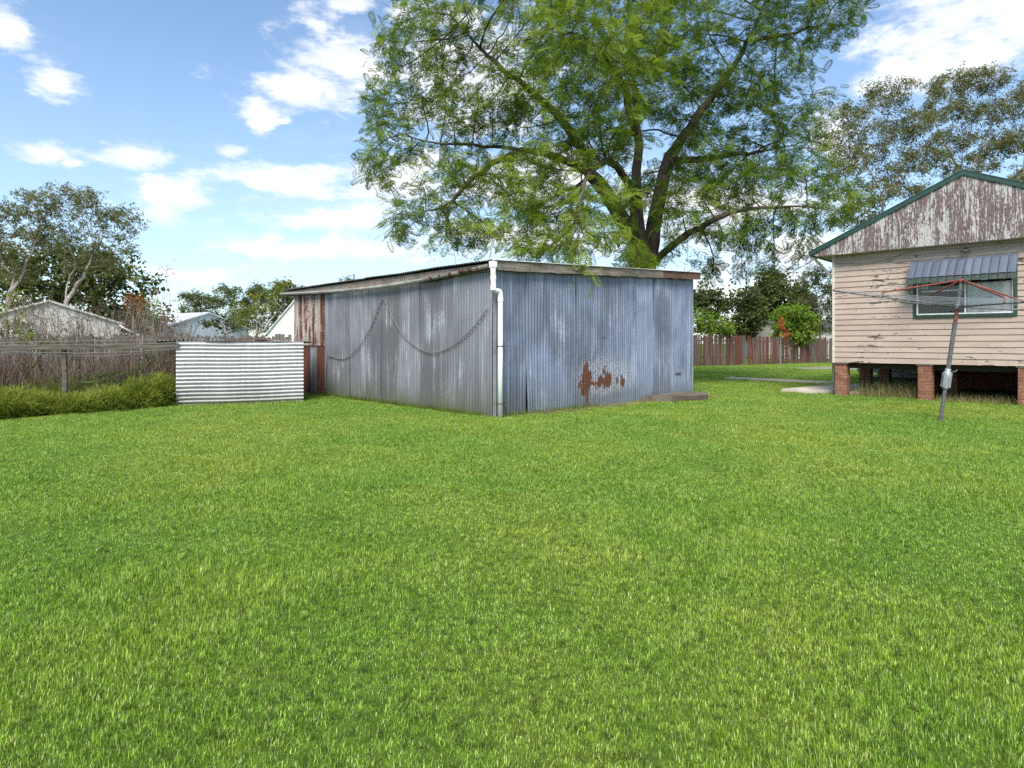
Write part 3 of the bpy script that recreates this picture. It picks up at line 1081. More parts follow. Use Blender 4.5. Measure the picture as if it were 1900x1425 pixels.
m.box((0.02, 0.42, Z0 - 0.17), (HW - 0.02, HL, Z0 - 0.012))
m.obj('floor_frame', M['floor_timber'], house)
m = MB()
m.box((0.11, 0.4, Z0 + 0.02), (HW - 0.11, HL - 0.12, Z0 + 0.06))
m.box((0.3, 2.2, Z0 + 0.07), (HW - 0.3, 2.25, Z1))
m.obj('inner_room', M['curtain_dark'], house)
# roof: gable overhangs the wall by 0.3 m, eaves by 0.5 m
EX, AX = -0.50, 3.0
EZ, AZ = 4.03, 5.63
GY = -0.30
sl = (AZ - EZ) / (AX - EX)


def roofz(x):
    return EZ + sl * (x - EX) if x <= AX else EZ + sl * (2 * AX - EX - x)


# flaking gable boards
nb_g = 22
gx0, gx1 = EX + 0.10, 2 * AX - EX - 0.10
for i in range(nb_g):
    a = gx0 + (gx1 - gx0) * i / nb_g
    b = gx0 + (gx1 - gx0) * (i + 1) / nb_g - 0.003
    rr = random.Random(500 + i)
    dy = rr.uniform(-0.005, 0.005)
    zb = Z1 + rr.uniform(-0.012, 0.004)
    xs_ = [a, b] if not (a < AX < b) else [a, AX, b]
    poly = [(a, zb)] + [(b, zb)] + [(x, roofz(x) - 0.035) for x in reversed(xs_)]
    MB().prism(poly, GY + dy, GY + dy + 0.02).obj('gable_board', M['gable'], house)
# green barge capping
for s in (0, 1):
    m = MB()
    fx = (lambda x: x) if s == 0 else (lambda x: 2 * AX - x)
    poly = [(EX - 0.06, EZ - 0.03 - 0.05), (AX, AZ - 0.05 + 0.0), (AX, AZ + 0.075), (EX - 0.06, EZ - 0.03 + 0.065)]
    poly = [(fx(x), z) for x, z in poly]
    m.prism(poly if s == 0 else poly[::-1], GY - 0.035, GY - 0.008)
    poly2 = [(EX - 0.06, EZ + 0.03), (AX, AZ + 0.065), (AX, AZ + 0.085), (EX - 0.06, EZ + 0.05)]
    poly2 = [(fx(x), z) for x, z in poly2]
    m.prism(poly2 if s == 0 else poly2[::-1], GY - 0.045, GY + 0.12)
    m.obj('barge_capping', M['green_trim'], house)
    # roof sheets
    for q in range(8):
        y0 = GY - 0.01 + q * (HL + 0.6) / 8
        y1 = GY - 0.01 + (q + 1) * (HL + 0.6) / 8
        corr(lambda u, z, o: (fx(z), u, roofz(z) + 0.03 + o), y0, y1, EX - 0.02, AX, seg=4, rows=2, amp=0.009, seed=q).obj('roof_sheet', M['green_trim'], house, smooth=True)
    m = MB()
    m.prism([(fx(EX + 0.02), Z1 + 0.03), (fx(0.05), Z1 + 0.03), (fx(0.05), Z1 + 0.045), (fx(EX + 0.02), Z1 + 0.045)][::(1 if s == 0 else -1)], GY + 0.03, HL + 0.2)
    m.obj('eave_soffit', M['cream_trim'], house)
    m = MB()
    gxx = fx(EX - 0.06)
    m.box((min(gxx, gxx + (0.1 if s == 0 else -0.1)), GY - 0.02, EZ - 0.075), (max(gxx, gxx + (0.1 if s == 0 else -0.1)), HL + 0.25, EZ + 0.02))
    m.obj('gutter', M['green_trim'], house, bevel=0.01)
m = MB()
m.box((EX + 0.12, GY + 0.022, Z1 - 0.004), (HW + 0.38, -0.03, Z1 + 0.012))
m.obj('gable_soffit', M['cream_trim'], house)
# diagonal downpipe from gutter to wall corner
m = MB()
m.tube([(-0.48, -0.02, 3.96), (-0.47, 0.0, 3.85), (-0.12, 0.16, 3.40), (-0.06, 0.17, 3.3), (-0.06, 0.17, 0.25)], 0.04, 10)
m.obj('downpipe', M['cream_trim'], house, smooth=True)
# rear wing with its own gable
m = MB()
m.box((-1.2, 6.6, 0.4), (0.0, 11.5, 3.3))
m.obj('rear_wing_wall', M['cream_trim'], house)
m = MB()
m.prism([(-1.75, 3.2), (0.6, 4.15), (0.6, 4.25), (-1.75, 3.3)], 6.2, 11.8)
m.obj('rear_wing_roof', M['green_trim'], house)

# window
win = MB()
fw = 0.07
for lo, hi in (((WX0, -0.05, WZ0), (WX0 + fw, 0.08, WZ1)), ((WX1 - fw, -0.05, WZ0), (WX1, 0.08, WZ1)),
               ((WX0 + fw, -0.05, WZ1 - fw), (WX1 - fw, 0.08, WZ1)), ((WX0 + fw, -0.065, WZ0), (WX1 - fw, 0.08, WZ0 + fw))):
    win.box(lo, hi)
win = win.obj('window', M['green_frame'], house)
mx_ = 3.0
for a, b, yy in ((WX0 + fw, mx_ + 0.02, -0.0), (mx_ - 0.02, WX1 - fw, 0.022)):
    m = MB()
    w = 0.035
    z0, z1 = WZ0 + fw, WZ1 - fw
    m.box((a, yy - 0.02, z0), (a + w, yy, z1)).box((b - w, yy - 0.02, z0), (b, yy, z1)).box((a + w, yy - 0.02, z0), (b - w, yy, z0 + w)).box((a + w, yy - 0.02, z1 - w), (b - w, yy, z1))
    m.obj('sash', M['white_paint'], win)
    m = MB()
    m.box((a + w - 0.004, yy - 0.012, z0 + w - 0.004), (b - w + 0.004, yy - 0.008, z1 - w + 0.004))
    m.obj('pane', M['glass'], win)


def curtain(x0, x1, z0, z1, y, mat, fold=0.02, pitch=0.11):
    m = MB()
    n = int((x1 - x0) / 0.012)
    vs = []
    for i in range(n + 1):
        x = x0 + (x1 - x0) * i / n
        yy = y + fold * math.sin(x * 2 * PI / pitch) + 0.4 * fold * math.sin(x * 37)
        vs += [(x, yy, z0), (x, yy, z1)]
    m.add(vs, [(2 * i, 2 * i + 2, 2 * i + 3, 2 * i + 1) for i in range(n)])
    return m.obj('curtain', M[mat], win, smooth=True)


curtain(2.0, 2.2, WZ0 + 0.75, WZ1, 0.14, 'curtain', 0.02)
curtain(2.0, 3.0, WZ0, WZ1, 0.22, 'curtain_dark', 0.025)
curtain(3.03, 3.93, WZ0 + 0.03, WZ0 + 0.84, 0.062, 'curtain', 0.008, 0.2)
curtain(3.03, 3.95, WZ0, WZ1, 0.25, 'curtain_dark', 0.03)
m = MB()
m.box((2.05, 0.12, WZ0 + 0.66), (3.0, 0.135, WZ0 + 0.70))
m.obj('curtain_rod', M['white_paint'], win)

# awning of pressed metal panels
aw = thing('awning', 'x', 'x')
del aw['label'], aw['category']
aw.parent = house
ax0, ax1, na = 1.86, 4.02, 13
pw = (ax1 - ax0) / na
PO, PZ0, PZ1 = 0.56, 3.11, 3.575
for i in range(na):
    x0, x1 = ax0 + i * pw, ax0 + (i + 1) * pw
    m = MB()
    r = 0.02
    prof = [(x0 + 0.002, 0), (x0 + 0.012, 0.022), (x0 + pw * 0.35, 0.028), (x0 + pw * 0.65, 0.028), (x1 - 0.014, 0.022), (x1 - 0.002, 0)]
    rr = random.Random(700 + i)
    jz = rr.uniform(-0.006, 0.006)
    vs, uv = [], []
    path = [(-0.045, PZ1 + jz), (-0.30, PZ1 - 0.225), (-PO, PZ0 + jz)]
    for (yy, zz) in path:
        for (x, h) in prof:
            vs.append((x, yy - h * 0.63, zz + h * 0.77))
            uv.append((x, zz))
    k = len(prof)
    fs = [(j * k + q, (j) * k + q + 1, (j + 1) * k + q + 1, (j + 1) * k + q) for j in range(2) for q in range(k - 1)]
    m.add(vs, fs, uv)
    m.obj('awning_panel', M['tin_awning'], aw)
    m = MB()
    vs = []
    for zz in (PZ0 + jz - 0.002, PZ0 - 0.125 + rr.uniform(-0.01, 0.01)):
        for (x, h) in prof:
            vs.append((x, -PO - 0.004 - h * 0.6, zz))
    m.add(vs, [(q, q + k, q + k + 1, q + 1) for q in range(k - 1)], [(v[0], v[2]) for v in vs])
    m.obj('valance', M['awning_edge'], aw)
for x in (ax0 + 0.03, ax1 - 0.06):
    m = MB()
    m.tube([(x, -0.04, 2.52), (x, -0.53, 3.04)], 0.011, 6)
    m.obj('strut', M['steel'], aw)
# eave lamp
m = MB()
m.tube([(3.02, -0.02, 3.83), (3.02, -0.1, 3.83), (3.02, -0.12, 3.79)], 0.018, 8)
m.tube([(3.02, -0.12, 3.795), (3.02, -0.12, 3.77), (3.02, -0.12, 3.74)], [0.03, 0.08, 0.1], 12)
m.obj('lamp_shade', M['steel_dark'], house)
# loose wire under the soffit
m = MB()
wp = [Vector((0.05, -0.035, 3.72)), Vector((0.7, -0.04, 3.66)), Vector((1.3, -0.04, 3.7)), Vector((1.9, -0.04, 3.86)), Vector((3.0, -0.04, 3.84)), Vector((4.6, -0.04, 3.88))]
m.tube(smooth_pts(wp), 0.006, 5)
m.obj('wall_wire', M['cable'], house)

# brick piers
bmb = MB().box((-0.1, -0.0475, -0.038), (0.1, 0.0475, 0.038)).obj('brick', M['brick'], None, bevel=0.006)
brick_me = bmb.data
bpy.data.objects.remove(bmb)


def pier(x, y, zt=Z0 - 0.18, w=0.305):
    if y < 0.1:
        zt = Z0 - 0.03
    m = MB()
    m.box((x + 0.012, y + 0.012, 0), (x + w - 0.012, y + w - 0.012, zt))
    pr = m.obj('pier', M['mortar'], house)
    nco = int(round(zt / 0.0865))
    ch = zt / nco
    rr = random.Random(int(x * 100 + y * 7))
    for c in range(nco):
        z = (c + 0.5) * ch
        if c % 2 == 0:
            lay = [(0.1, 0.0475, 0), (w - 0.0475, 0.1, 1), (w - 0.1, w - 0.0475, 0), (0.0475, w - 0.1, 1)]
        else:
            lay = [(w - 0.1, 0.0475, 0), (w - 0.0475, w - 0.1, 1), (0.1, w - 0.0475, 0), (0.0475, 0.1, 1)]
        for (bx, by, ro) in lay:
            o = link('brick', brick_me, pr)
            o.location = (x + bx + rr.uniform(-0.004, 0.004), y + by + rr.uniform(-0.004, 0.004), z)
            o.rotation_euler = (0, 0, ro * PI / 2 + rr.uniform(-0.02, 0.02))
    m = MB()
    m.box((x - 0.035, y - 0.035, zt + 0.001), (x + w + 0.035, y + w + 0.035, zt + 0.009))
    m.obj('pier_cap', M['cap'], pr)


for x in (0.02, 2.0, 4.0, 5.6):
    pier(x, 0.02)
for x, y in ((0.05, 2.2), (0.05, 4.4), (2.2, 2.2), (4.0, 2.3)):
    pier(x, y)
m = MB()  # added walls: block light so the ground under the house stays dark
m.box((1.3, 6.0, 0), (HW - 0.05, 6.12, Z0 - 0.175))
m.obj('underfloor_blocker', M['brick'], house)
m = MB()
m.box((HW - 0.16, 0.5, 0), (HW - 0.05, 5.9, Z0 - 0.175))
m.obj('underfloor_blocker', M['brick'], house)

# step blocks behind the piers
bw = thing('block_step', 'low wall of grey and green painted blocks seen between the house piers', 'wall', house_w(-0.6, 6.0, 0), HOUSE_A)
for r_ in range(3):
    for c in range(6):
        m = MB()
        x = c * 0.4 + (0.2 if r_ % 2 else 0)
        m.box((x, 0, 0.10 + r_ * 0.2), (x + 0.39, 0.19, 0.10 + r_ * 0.2 + 0.19))
        m.obj('block', M['block_green' if r_ == 0 or (r_ == 1 and c > 2) else 'block'], bw, bevel=0.008)
# paths
m = MB()
poly = [(-1.55, 0.28), (1.05, 0.75), (1.05, 4.6), (-1.05, 4.4)]
top = [house_w(x, y, 0.11) for x, y in poly]
bot = [house_w(x, y, -0.02) for x, y in poly]
m.add(top + bot, [(0, 1, 2, 3)] + [(i, i + 4, (i + 1) % 4 + 4, (i + 1) % 4) for i in range(4)])
structure(m.obj('concrete_path', M['concrete'], bevel=0.012))
m = MB()
a, b = P(1350, 703, 25.4), P(1560, 713, 22.1)
a.z = b.z = 0
dd = (b - a).normalized()
nn = Vector((-dd.y, dd.x, 0)) * 0.3
top = PATH2 = [q + Vector((0, 0, 0.07)) for q in (a - nn, b - nn, b + nn, a + nn)]
bot = [q - Vector((0, 0, 0.09)) for q in top]
m.add(top + bot, [(0, 1, 2, 3)] + [(i, i + 4, (i + 1) % 4 + 4, (i + 1) % 4) for i in range(4)])
structure(m.obj('garden_path', M['concrete'], bevel=0.01))

# ------------------------------------------------------------------ rotary clothes line
cl = thing('clothes_line', 'leaning rotary clothes line with red stays in front of the house', 'clothes line', (8.12, 11.6, 0), 0)
tiltv = Vector((0.26, -0.20, 2.69)).normalized()
q0 = Vector((0, 0, 1)).rotation_difference(tiltv)
cl.rotation_euler = q0.to_euler()


def lathe(prof, n=14):
    m = MB()
    m.tube([(0, 0, z) for r, z in prof], [r for r, z in prof], n)
    return m


lathe([(0.034, 0.0), (0.034, 1.0)]).obj('pole', M['steel'], cl, smooth=False)
g = lathe([(0.04, 0.62), (0.054, 0.66), (0.056, 0.74), (0.072, 0.80), (0.074, 0.90), (0.06, 0.955), (0.045, 0.98), (0.045, 1.02)]).obj('winder_casing', M['zinc'], cl, smooth=True)
m = MB()
m.tube([(0.06, -0.03, 0.96), (0.12, -0.05, 0.99), (0.13, -0.05, 1.02)], 0.012, 7)
m.obj('crank_stub', M['steel'], g)
for k in range(4):
    m = MB()
    q = k * PI / 2 + 0.5
    m.box((-0.01, 0.06, 0.67), (0.01, 0.083, 0.94), Matrix.Rotation(q, 3, 'Z'))
    m.obj('casing_rib', M['zinc'], g)
lathe([(0.037, 1.0), (0.037, 1.87)]).obj('pole_tube', M['steel'], cl)
lathe([(0.043, 1.855), (0.043, 1.885)]).obj('pole_collar', M['steel'], cl)
lathe([(0.032, 1.88), (0.032, 2.16)]).obj('inner_tube', M['red_steel'], cl)
lathe([(0.032, 2.16), (0.030, 2.66)]).obj('mast', M['steel'], cl)
lathe([(0.055, 2.14), (0.06, 2.16), (0.06, 2.21), (0.045, 2.23)]).obj('hub', M['steel'], cl)
lathe([(0.05, 2.645), (0.055, 2.66), (0.055, 2.69), (0.03, 2.71)]).obj('top_hub', M['red_steel'], cl)
L = 2.2
tips = []
for k in range(4):
    q = math.radians(172 + 90 * k)
    d = Vector((math.cos(q), math.sin(q), 0))
    tip = Vector((0, 0, 2.19)) + d * L + Vector((0, 0, 0.09))
    tips.append((d, tip))
    am = MB().tube([Vector((0, 0, 2.19)) + d * 0.04, tip], 0.0135, 8).obj('arm', M['steel'], cl, smooth=True)
    s = Vector((0, 0, 2.19)) + d * L * 0.6 + Vector((0, 0, 0.054))
    MB().tube([Vector((0, 0, 2.68)) + d * 0.04, s + Vector((0, 0, 0.10)) - d * 0.02, s + Vector((0, 0, 0.085)) + d * 0.01, s], 0.017, 8).obj('stay', M['red_steel'], cl, smooth=True)
    MB().tube([tip - Vector((0, 0, 0.01)), tip + Vector((0, 0, 0.03))], 0.022, 8).obj('tip_cap', M['steel_dark'], am)
for r_ in (0.98, 0.87, 0.76, 0.65, 0.5, 0.36):
    for k in range(4):
        d0, d1 = tips[k][0], tips[(k + 1) % 4][0]
        a = Vector((0, 0, 2.20)) + d0 * L * r_ + Vector((0, 0, 0.09 * r_ + 0.012))
        b = Vector((0, 0, 2.20)) + d1 * L * r_ + Vector((0, 0, 0.09 * r_ + 0.012))
        pts = [a.lerp(b, i / 8) - Vector((0, 0, 0.035 * math.sin(PI * i / 8))) for i in range(9)]
        MB().tube(pts, 0.0042, 4, cap=False).obj('line_wire', M['wire'], cl)

# overhead service wire to the house eave
a, b = house_w(-0.42, 0.2, 4.0), P(1290, 540, 46)
wv = MB().tube([a.lerp(b, i / 16) - Vector((0, 0, 0.9 * math.sin(PI * i / 16))) for i in range(17)], 0.012, 5).obj('service_wire', M['cable'])
tag(wv, 'thin overhead wire running from the house eave towards the back trees', 'wire')

# ------------------------------------------------------------------ fences
def paling_mesh(w, th, h, seed):
    rr = random.Random(seed)
    m = MB()
    e = rr.uniform(-0.03, 0.03)
    m.add([(-w / 2, 0, 0), (w / 2, 0, 0), (w / 2, 0, h + e), (-w / 2, 0, h - e * 0.5), (-w / 2, th, 0), (w / 2, th, 0), (w / 2, th, h + e), (-w / 2, th, h - e * 0.5)],
          [(0, 1, 2, 3), (5, 4, 7, 6), (1, 5, 6, 2), (4, 0, 3, 7), (3, 2, 6, 7), (4, 5, 1, 0)])
    return m


def fence(name, label, a, b, h0, h1, mat, w=0.125, miss=0.05, gap=0.012, seed=0):
    a, b = Vector(a), Vector(b)
    d = b - a
    Ln = d.length
    root = thing(name, label, 'fence', a, math.atan2(d.y, d.x))
    mes = []
    for i in range(6):
        o = paling_mesh(w, 0.018, 1.0, seed + i).obj('paling', M[mat])
        mes.append(o.data)
        bpy.data.objects.remove(o)
    rr = random.Random(seed)
    x = 0.0
    while x < Ln:
        if rr.random() > miss:
            o = link('paling', rr.choice(mes), root)
            o.location = (x, rr.uniform(-0.008, 0.008) - 0.03, rr.uniform(0, 0.04))
            hh = (h0 + (h1 - h0) * x / Ln) * rr.uniform(0.92, 1.03)
            o.scale = (rr.uniform(0.85, 1.12), 1, hh)
            o.rotation_euler = (0, rr.gauss(0, 0.013), 0)
        x += w + gap + (rr.uniform(0.02, 0.08) if rr.random() < 0.12 else 0)
    for fz in (0.28, 0.8):
        m = MB()
        m.prism([(0, h0 * fz), (Ln, h1 * fz), (Ln, h1 * fz + 0.08), (0, h0 * fz + 0.08)], 0.012, 0.055)
        m.obj('rail', M['grey_paling'], root)
    x = 0
    while x < Ln:
        m = MB()
        m.box((x, 0.06, 0), (x + 0.11, 0.16, (h0 + (h1 - h0) * x / Ln) * 0.98))
        m.obj('post', M['grey_paling'], root)
        x += 2.4
    return root


fence('paling_fence', 'red-brown weathered paling fence across the back between shed and house', (4.5, 34.6, 0), (26, 47.0, 0), 2.12, 1.8, 'paling', 0.15, 0.09, 0.014, 1)
fence('grey_paling_fence', 'grey weathered paling fence in front of the far white buildings', (-26, 26, 0), (-6.5, 30, 0), 1.85, 1.85, 'grey_paling', 0.15, 0.01, 0.005, 9)

# ------------------------------------------------------------------ far buildings
def far_house(name, label, c, rz, w, l, he, ha, wall, roof, extra=None):
    root = thing(name, label, 'building', c, rz)
    m = MB()
    m.prism([(-w / 2, 0), (w / 2, 0), (w / 2, he), (0, ha), (-w / 2, he)], 0, l)
    m.obj('wall', M[wall], root)
    for s in (-1, 1):
        m = MB()
        poly = [(s * (w / 2 + 0.2), he - 0.2 * (ha - he) / (w / 2)), (0, ha), (0, ha + 0.1), (s * (w / 2 + 0.2), he + 0.1 - 0.2 * (ha - he) / (w / 2))]
        m.prism(poly if s < 0 else poly[::-1], -0.15, l + 0.15)
        m.obj('roof', M[roof], root)
    return root


fb1 = far_house('white_barn', 'white gabled metal barn at far left behind dead brambles', (-24.6, 32.5, 0), math.radians(37), 6.4, 9, 2.55, 3.68, 'far_barn', 'far_barn')
m = MB()
m.tube([(3.15, -0.2, 2.5), (3.3, -0.3, 2.35), (4.1, -0.5, 1.9), (4.5, -0.6, 1.6)], 0.06, 8)
m.obj('downpipe', M['white_paint'], fb1)
fb2 = far_house('pale_blue_warehouse', 'pale blue-grey long warehouse roof behind the shrubs', (-25.8, 52, 0), math.radians(62), 8.0, 8, 2.7, 4.0, 'far_blue', 'far_roof')
fb3 = far_house('white_cottage', 'white gable end just left of the rusty shed corner', (-16.1, 46, 0), math.radians(0), 4.6, 8, 2.2, 4.9, 'far_white', 'far_roof')
far_house('slate_roof_house', 'low house with dark slate roof behind the red-brown fence', (24.6, 60, 0), math.radians(-70), 7, 8, 2.7, 3.6, 'far_cream', 'far_dark_roof')

# ------------------------------------------------------------------ foliage engine
GROW = {}


def grow(limbs, attr, step, infl, kill, iters=90, seed=0):
    """Space colonisation. limbs: polylines (first starts the trunk); attr (n,3). Returns nodes, parents, radius hints."""
    rng = np.random.default_rng(seed)
    nodes, par, tap = [], [], []
    for li, pl in enumerate(limbs):
        pl = smooth_pts([Vector(p) for p in pl], 5)
        if li == 0:
            prev = -1
        else:
            d = np.linalg.norm(np.array(nodes) - np.array(pl[0]), axis=1)
            prev = int(d.argmin())
        last = Vector(pl[0])
        if li == 0:
            nodes.append(np.array(pl[0]))
            par.append(-1)
            tap.append(1.0)
            prev = 0
        for pi_, p in enumerate(pl[1:]):
            if (p - last).length >= step * 0.8:
                j = rng.normal(0, step * 0.07, 3)
                nodes.append(np.array(p) + j)
                par.append(prev)
                tap.append(1 - 0.85 * ((pi_ + 1) / len(pl)) ** 1.4)
                prev = len(nodes) - 1
                last = p
    n_limb = len(nodes)
    A = attr.copy()
    alive = np.ones(len(A), bool)
    N = np.array(nodes)
    near = np.full(len(A), 1e9)
    ni = np.zeros(len(A), int)
    new0 = 0
    for it in range(iters):
        blk = N[new0:]
        for s in range(0, len(blk), 400):
            d = np.linalg.norm(A[:, None, :] - blk[None, s:s + 400, :], axis=2)
            k = d.argmin(1)
            dm = d[np.arange(len(A)), k]
            up = dm < near
            near[up] = dm[up]
            ni[up] = k[up] + new0 + s
        alive &= near > kill
        act = alive & (near < infl)
        if not act.any():
            break
        new0 = len(N)
        idx = ni[act]
        dirs = A[act] - N[idx]
        dirs /= np.linalg.norm(dirs, axis=1)[:, None]
        acc = np.zeros((len(N), 3))
        np.add.at(acc, idx, dirs)
        u = np.unique(idx)
        g = acc[u]
        g += rng.normal(0, 0.25, g.shape)
        g /= np.maximum(np.linalg.norm(g, axis=1), 1e-6)[:, None]
        new = N[u] + g * step
        # do not grow the same twig twice
        par += list(u)
        N = np.vstack([N, new])
    tp_ = np.ones(len(N))
    tp_[:n_limb] = tap
    GROW['taper'] = tp_
    return N, np.array(par), n_limb


def branch_mesh(name, N, par, r_tip, r_base, mat, min_r=0.0, thin=0, raw=False):
    n = len(N)
    kids = [[] for _ in range(n)]
    for i, p in enumerate(par):
        if p >= 0:
            kids[p].append(i)
    q = np.zeros(n)
    for i in range(n - 1, -1, -1):
        q[i] = max(q[i], 1.0) if not kids[i] else sum(q[k] for k in kids[i])
    mx = q[0]
    e = math.log(r_base / r_tip) / math.log(max(mx, 2))
    r = r_tip * q ** e
    if thin:
        r = r * np.interp(N[:, 2], [4.0, 7.5], [1.0, thin])
    tp_ = GROW['taper']
    if len(tp_) == n:
        r = np.maximum(r * tp_, r_tip)
    for i in range(1, n):
        r[i] = min(r[i], r[par[i]] * 0.97)
    cnt = q
    V, Fq = [], []
    off = 0
    roots = [0]
    stack = [(0, -1)]
    while stack:
        st, pp = stack.pop()
        chain = [pp, st] if pp >= 0 else [st]
        c = st
        while kids[c]:
            ks = sorted(kids[c], key=lambda k: -q[k])
            for k in ks[1:]:
                stack.append((k, c))
            c = ks[0]
            chain.append(c)
        if len(chain) < 2:
            continue
        pts = N[chain]
        rad = r[chain].copy()
        if pp >= 0:
            rad[0] = min(rad[0], rad[1] * 1.15)
        rad[-1] *= 0.5
        if rad.max() < min_r:
            continue
        sd_ = 5 if rad.max() < 0.05 else (7 if rad.max() < 0.15 else 12)
        T = np.gradient(pts, axis=0)
        T /= np.maximum(np.linalg.norm(T, axis=1), 1e-9)[:, None]
        a = np.cross(T[0], (0.31, 0.77, 0.55))
        a /= np.linalg.norm(a)
        ang = np.arange(sd_) * 2 * PI / sd_
        m = len(chain)
        for j in range(m):
            a = a - T[j] * a.dot(T[j])
            a /= max(np.linalg.norm(a), 1e-9)
            b = np.cross(T[j], a)
            rr = rad[j]
            V.append(pts[j] + rr * (np.cos(ang)[:, None] * a + np.sin(ang)[:, None] * b))
        base = off
        i0 = np.arange(sd_)
        i1 = (i0 + 1) % sd_
        for j in range(m - 1):
            Fq.append(np.stack([base + j * sd_ + i0, base + j * sd_ + i1, base + (j + 1) * sd_ + i1, base + (j + 1) * sd_ + i0], 1))
        off += m * sd_
    V = np.vstack(V)
    Q = np.vstack(Fq)
    if raw:
        return V, Q
    return fast_mesh(name, V, Q, mat, smooth=True), cnt


def leaf_template(kind, rng):
    """(verts, quads) with the stalk at the origin, growing along +x, z up"""
    v, q = [], []

    def leaf(base, d, side, ln, w):
        base, d, side = np.array(base), np.array(d), np.array(side)
        i = len(v)
        v.extend([base, base + d * ln * 0.45 + side * w, base + d * ln, base + d * ln * 0.45 - side * w])
        q.append((i, i + 1, i + 2, i + 3))
    if kind == 'frond':
        k = 7
        for i in range(k):
            x = 0.16 + 0.84 * i / k
            z = -0.30 * x * x
            L_ = 0.42 * math.sin(PI * (0.16 + 0.80 * i / k)) ** 0.6
            for s in (-1, 1):
                a = math.radians(58 - 18 * i / k)
                d = np.array((math.cos(a), s * math.sin(a), -0.25 + rng.uniform(-0.1, 0.1)))
                d /= np.linalg.norm(d)
                sd_ = np.cross(d, (0, 0, 1.0))
                sd_ /= np.linalg.norm(sd_)
                leaf((x, 0, z), d, sd_, L_, 0.037)
        leaf((0.9, 0, -0.25), (0.93, 0, -0.36), (0, 1, 0), 0.24, 0.04)
    elif kind == 'gum':
        for i in range(7):
            a = rng.uniform(0, 2 * PI)
            x = rng.uniform(0.0, 1.0)
            d = np.array((math.cos(a) * 0.55, math.sin(a) * 0.55, -0.85 + rng.uniform(0, 0.9)))
            d /= np.linalg.norm(d)
            sd_ = np.cross(d, rng.normal(0, 1, 3))
            sd_ /= np.linalg.norm(sd_)
            leaf((x, rng.normal(0, 0.25), rng.normal(0, 0.2)), d, sd_, rng.uniform(0.5, 0.85), rng.uniform(0.065, 0.1))
    elif kind == 'broad':
        for i in range(8):
            d = rng.normal(0, 1, 3) + np.array((0.6, 0, 0))
            d /= np.linalg.norm(d)
            sd_ = np.cross(d, rng.normal(0, 1, 3))
            sd_ /= np.linalg.norm(sd_)
            leaf(rng.normal(0, 0.3, 3) + (0.4, 0, 0), d, sd_, rng.uniform(0.4, 0.7), rng.uniform(0.12, 0.2))
    return np.array(v), np.array(q)


def scatter(pts, fwd, kind, smin, smax, rng, roll=0.6, tint=None, ntpl=5):
    tp = [leaf_template(kind, rng) for _ in range(ntpl)]
    n = len(pts)
    which = rng.integers(0, ntpl, n)
    sc = rng.uniform(smin, smax, n)
    f = fwd / np.maximum(np.linalg.norm(fwd, axis=1), 1e-6)[:, None]
    sdv = np.cross(np.tile((0, 0, 1.0), (n, 1)), f)
    bad = np.linalg.norm(sdv, axis=1) < 0.05
    sdv[bad] = (1, 0, 0)
    sdv /= np.linalg.norm(sdv, axis=1)[:, None]
    up = np.cross(f, sdv)
    a = rng.normal(0, roll, n)
    s2 = sdv * np.cos(a)[:, None] + up * np.sin(a)[:, None]
    u2 = -sdv * np.sin(a)[:, None] + up * np.cos(a)[:, None]
    if tint is None:
        tint = rng.uniform(0, 1, n)
    Vs, Qs, Ts, off = [], [], [], 0
    for k in range(ntpl):
        ix = np.where(which == k)[0]
        if not len(ix):
            continue
        v, q = tp[k]
        w = (f[ix][:, None, :] * v[None, :, 0:1] + s2[ix][:, None, :] * v[None, :, 1:2] + u2[ix][:, None, :] * v[None, :, 2:3]) * sc[ix][:, None, None] + pts[ix][:, None, :]
        Vs.append(w.reshape(-1, 3))
        Qs.append((q[None] + (np.arange(len(ix)) * len(v))[:, None, None] + off).reshape(-1, 4))
        off += len(ix) * len(v)
        Ts.append(np.repeat(tint[ix], len(v)))
    return np.vstack(Vs), np.vstack(Qs), np.concatenate(Ts)


def blobs(lst, rng, mult=1.0):
    """(px, py, Y, rx px, ry px, rY m, count) -> points through ellipsoids"""
    out = []
    for (px, py, Y, rx, ry, rY, n) in lst:
        n = int(n * mult)
        d = rng.normal(0, 1, (n, 3))
        d /= np.linalg.norm(d, axis=1)[:, None]
        d *= (rng.uniform(0, 1, n) ** (1 / 2.4))[:, None]
        c = np.array(P(px, py, Y))
        s = np.array((rx / F * Y, rY, ry / F * Y))
        out.append(c + d * s)
    return np.vstack(out)


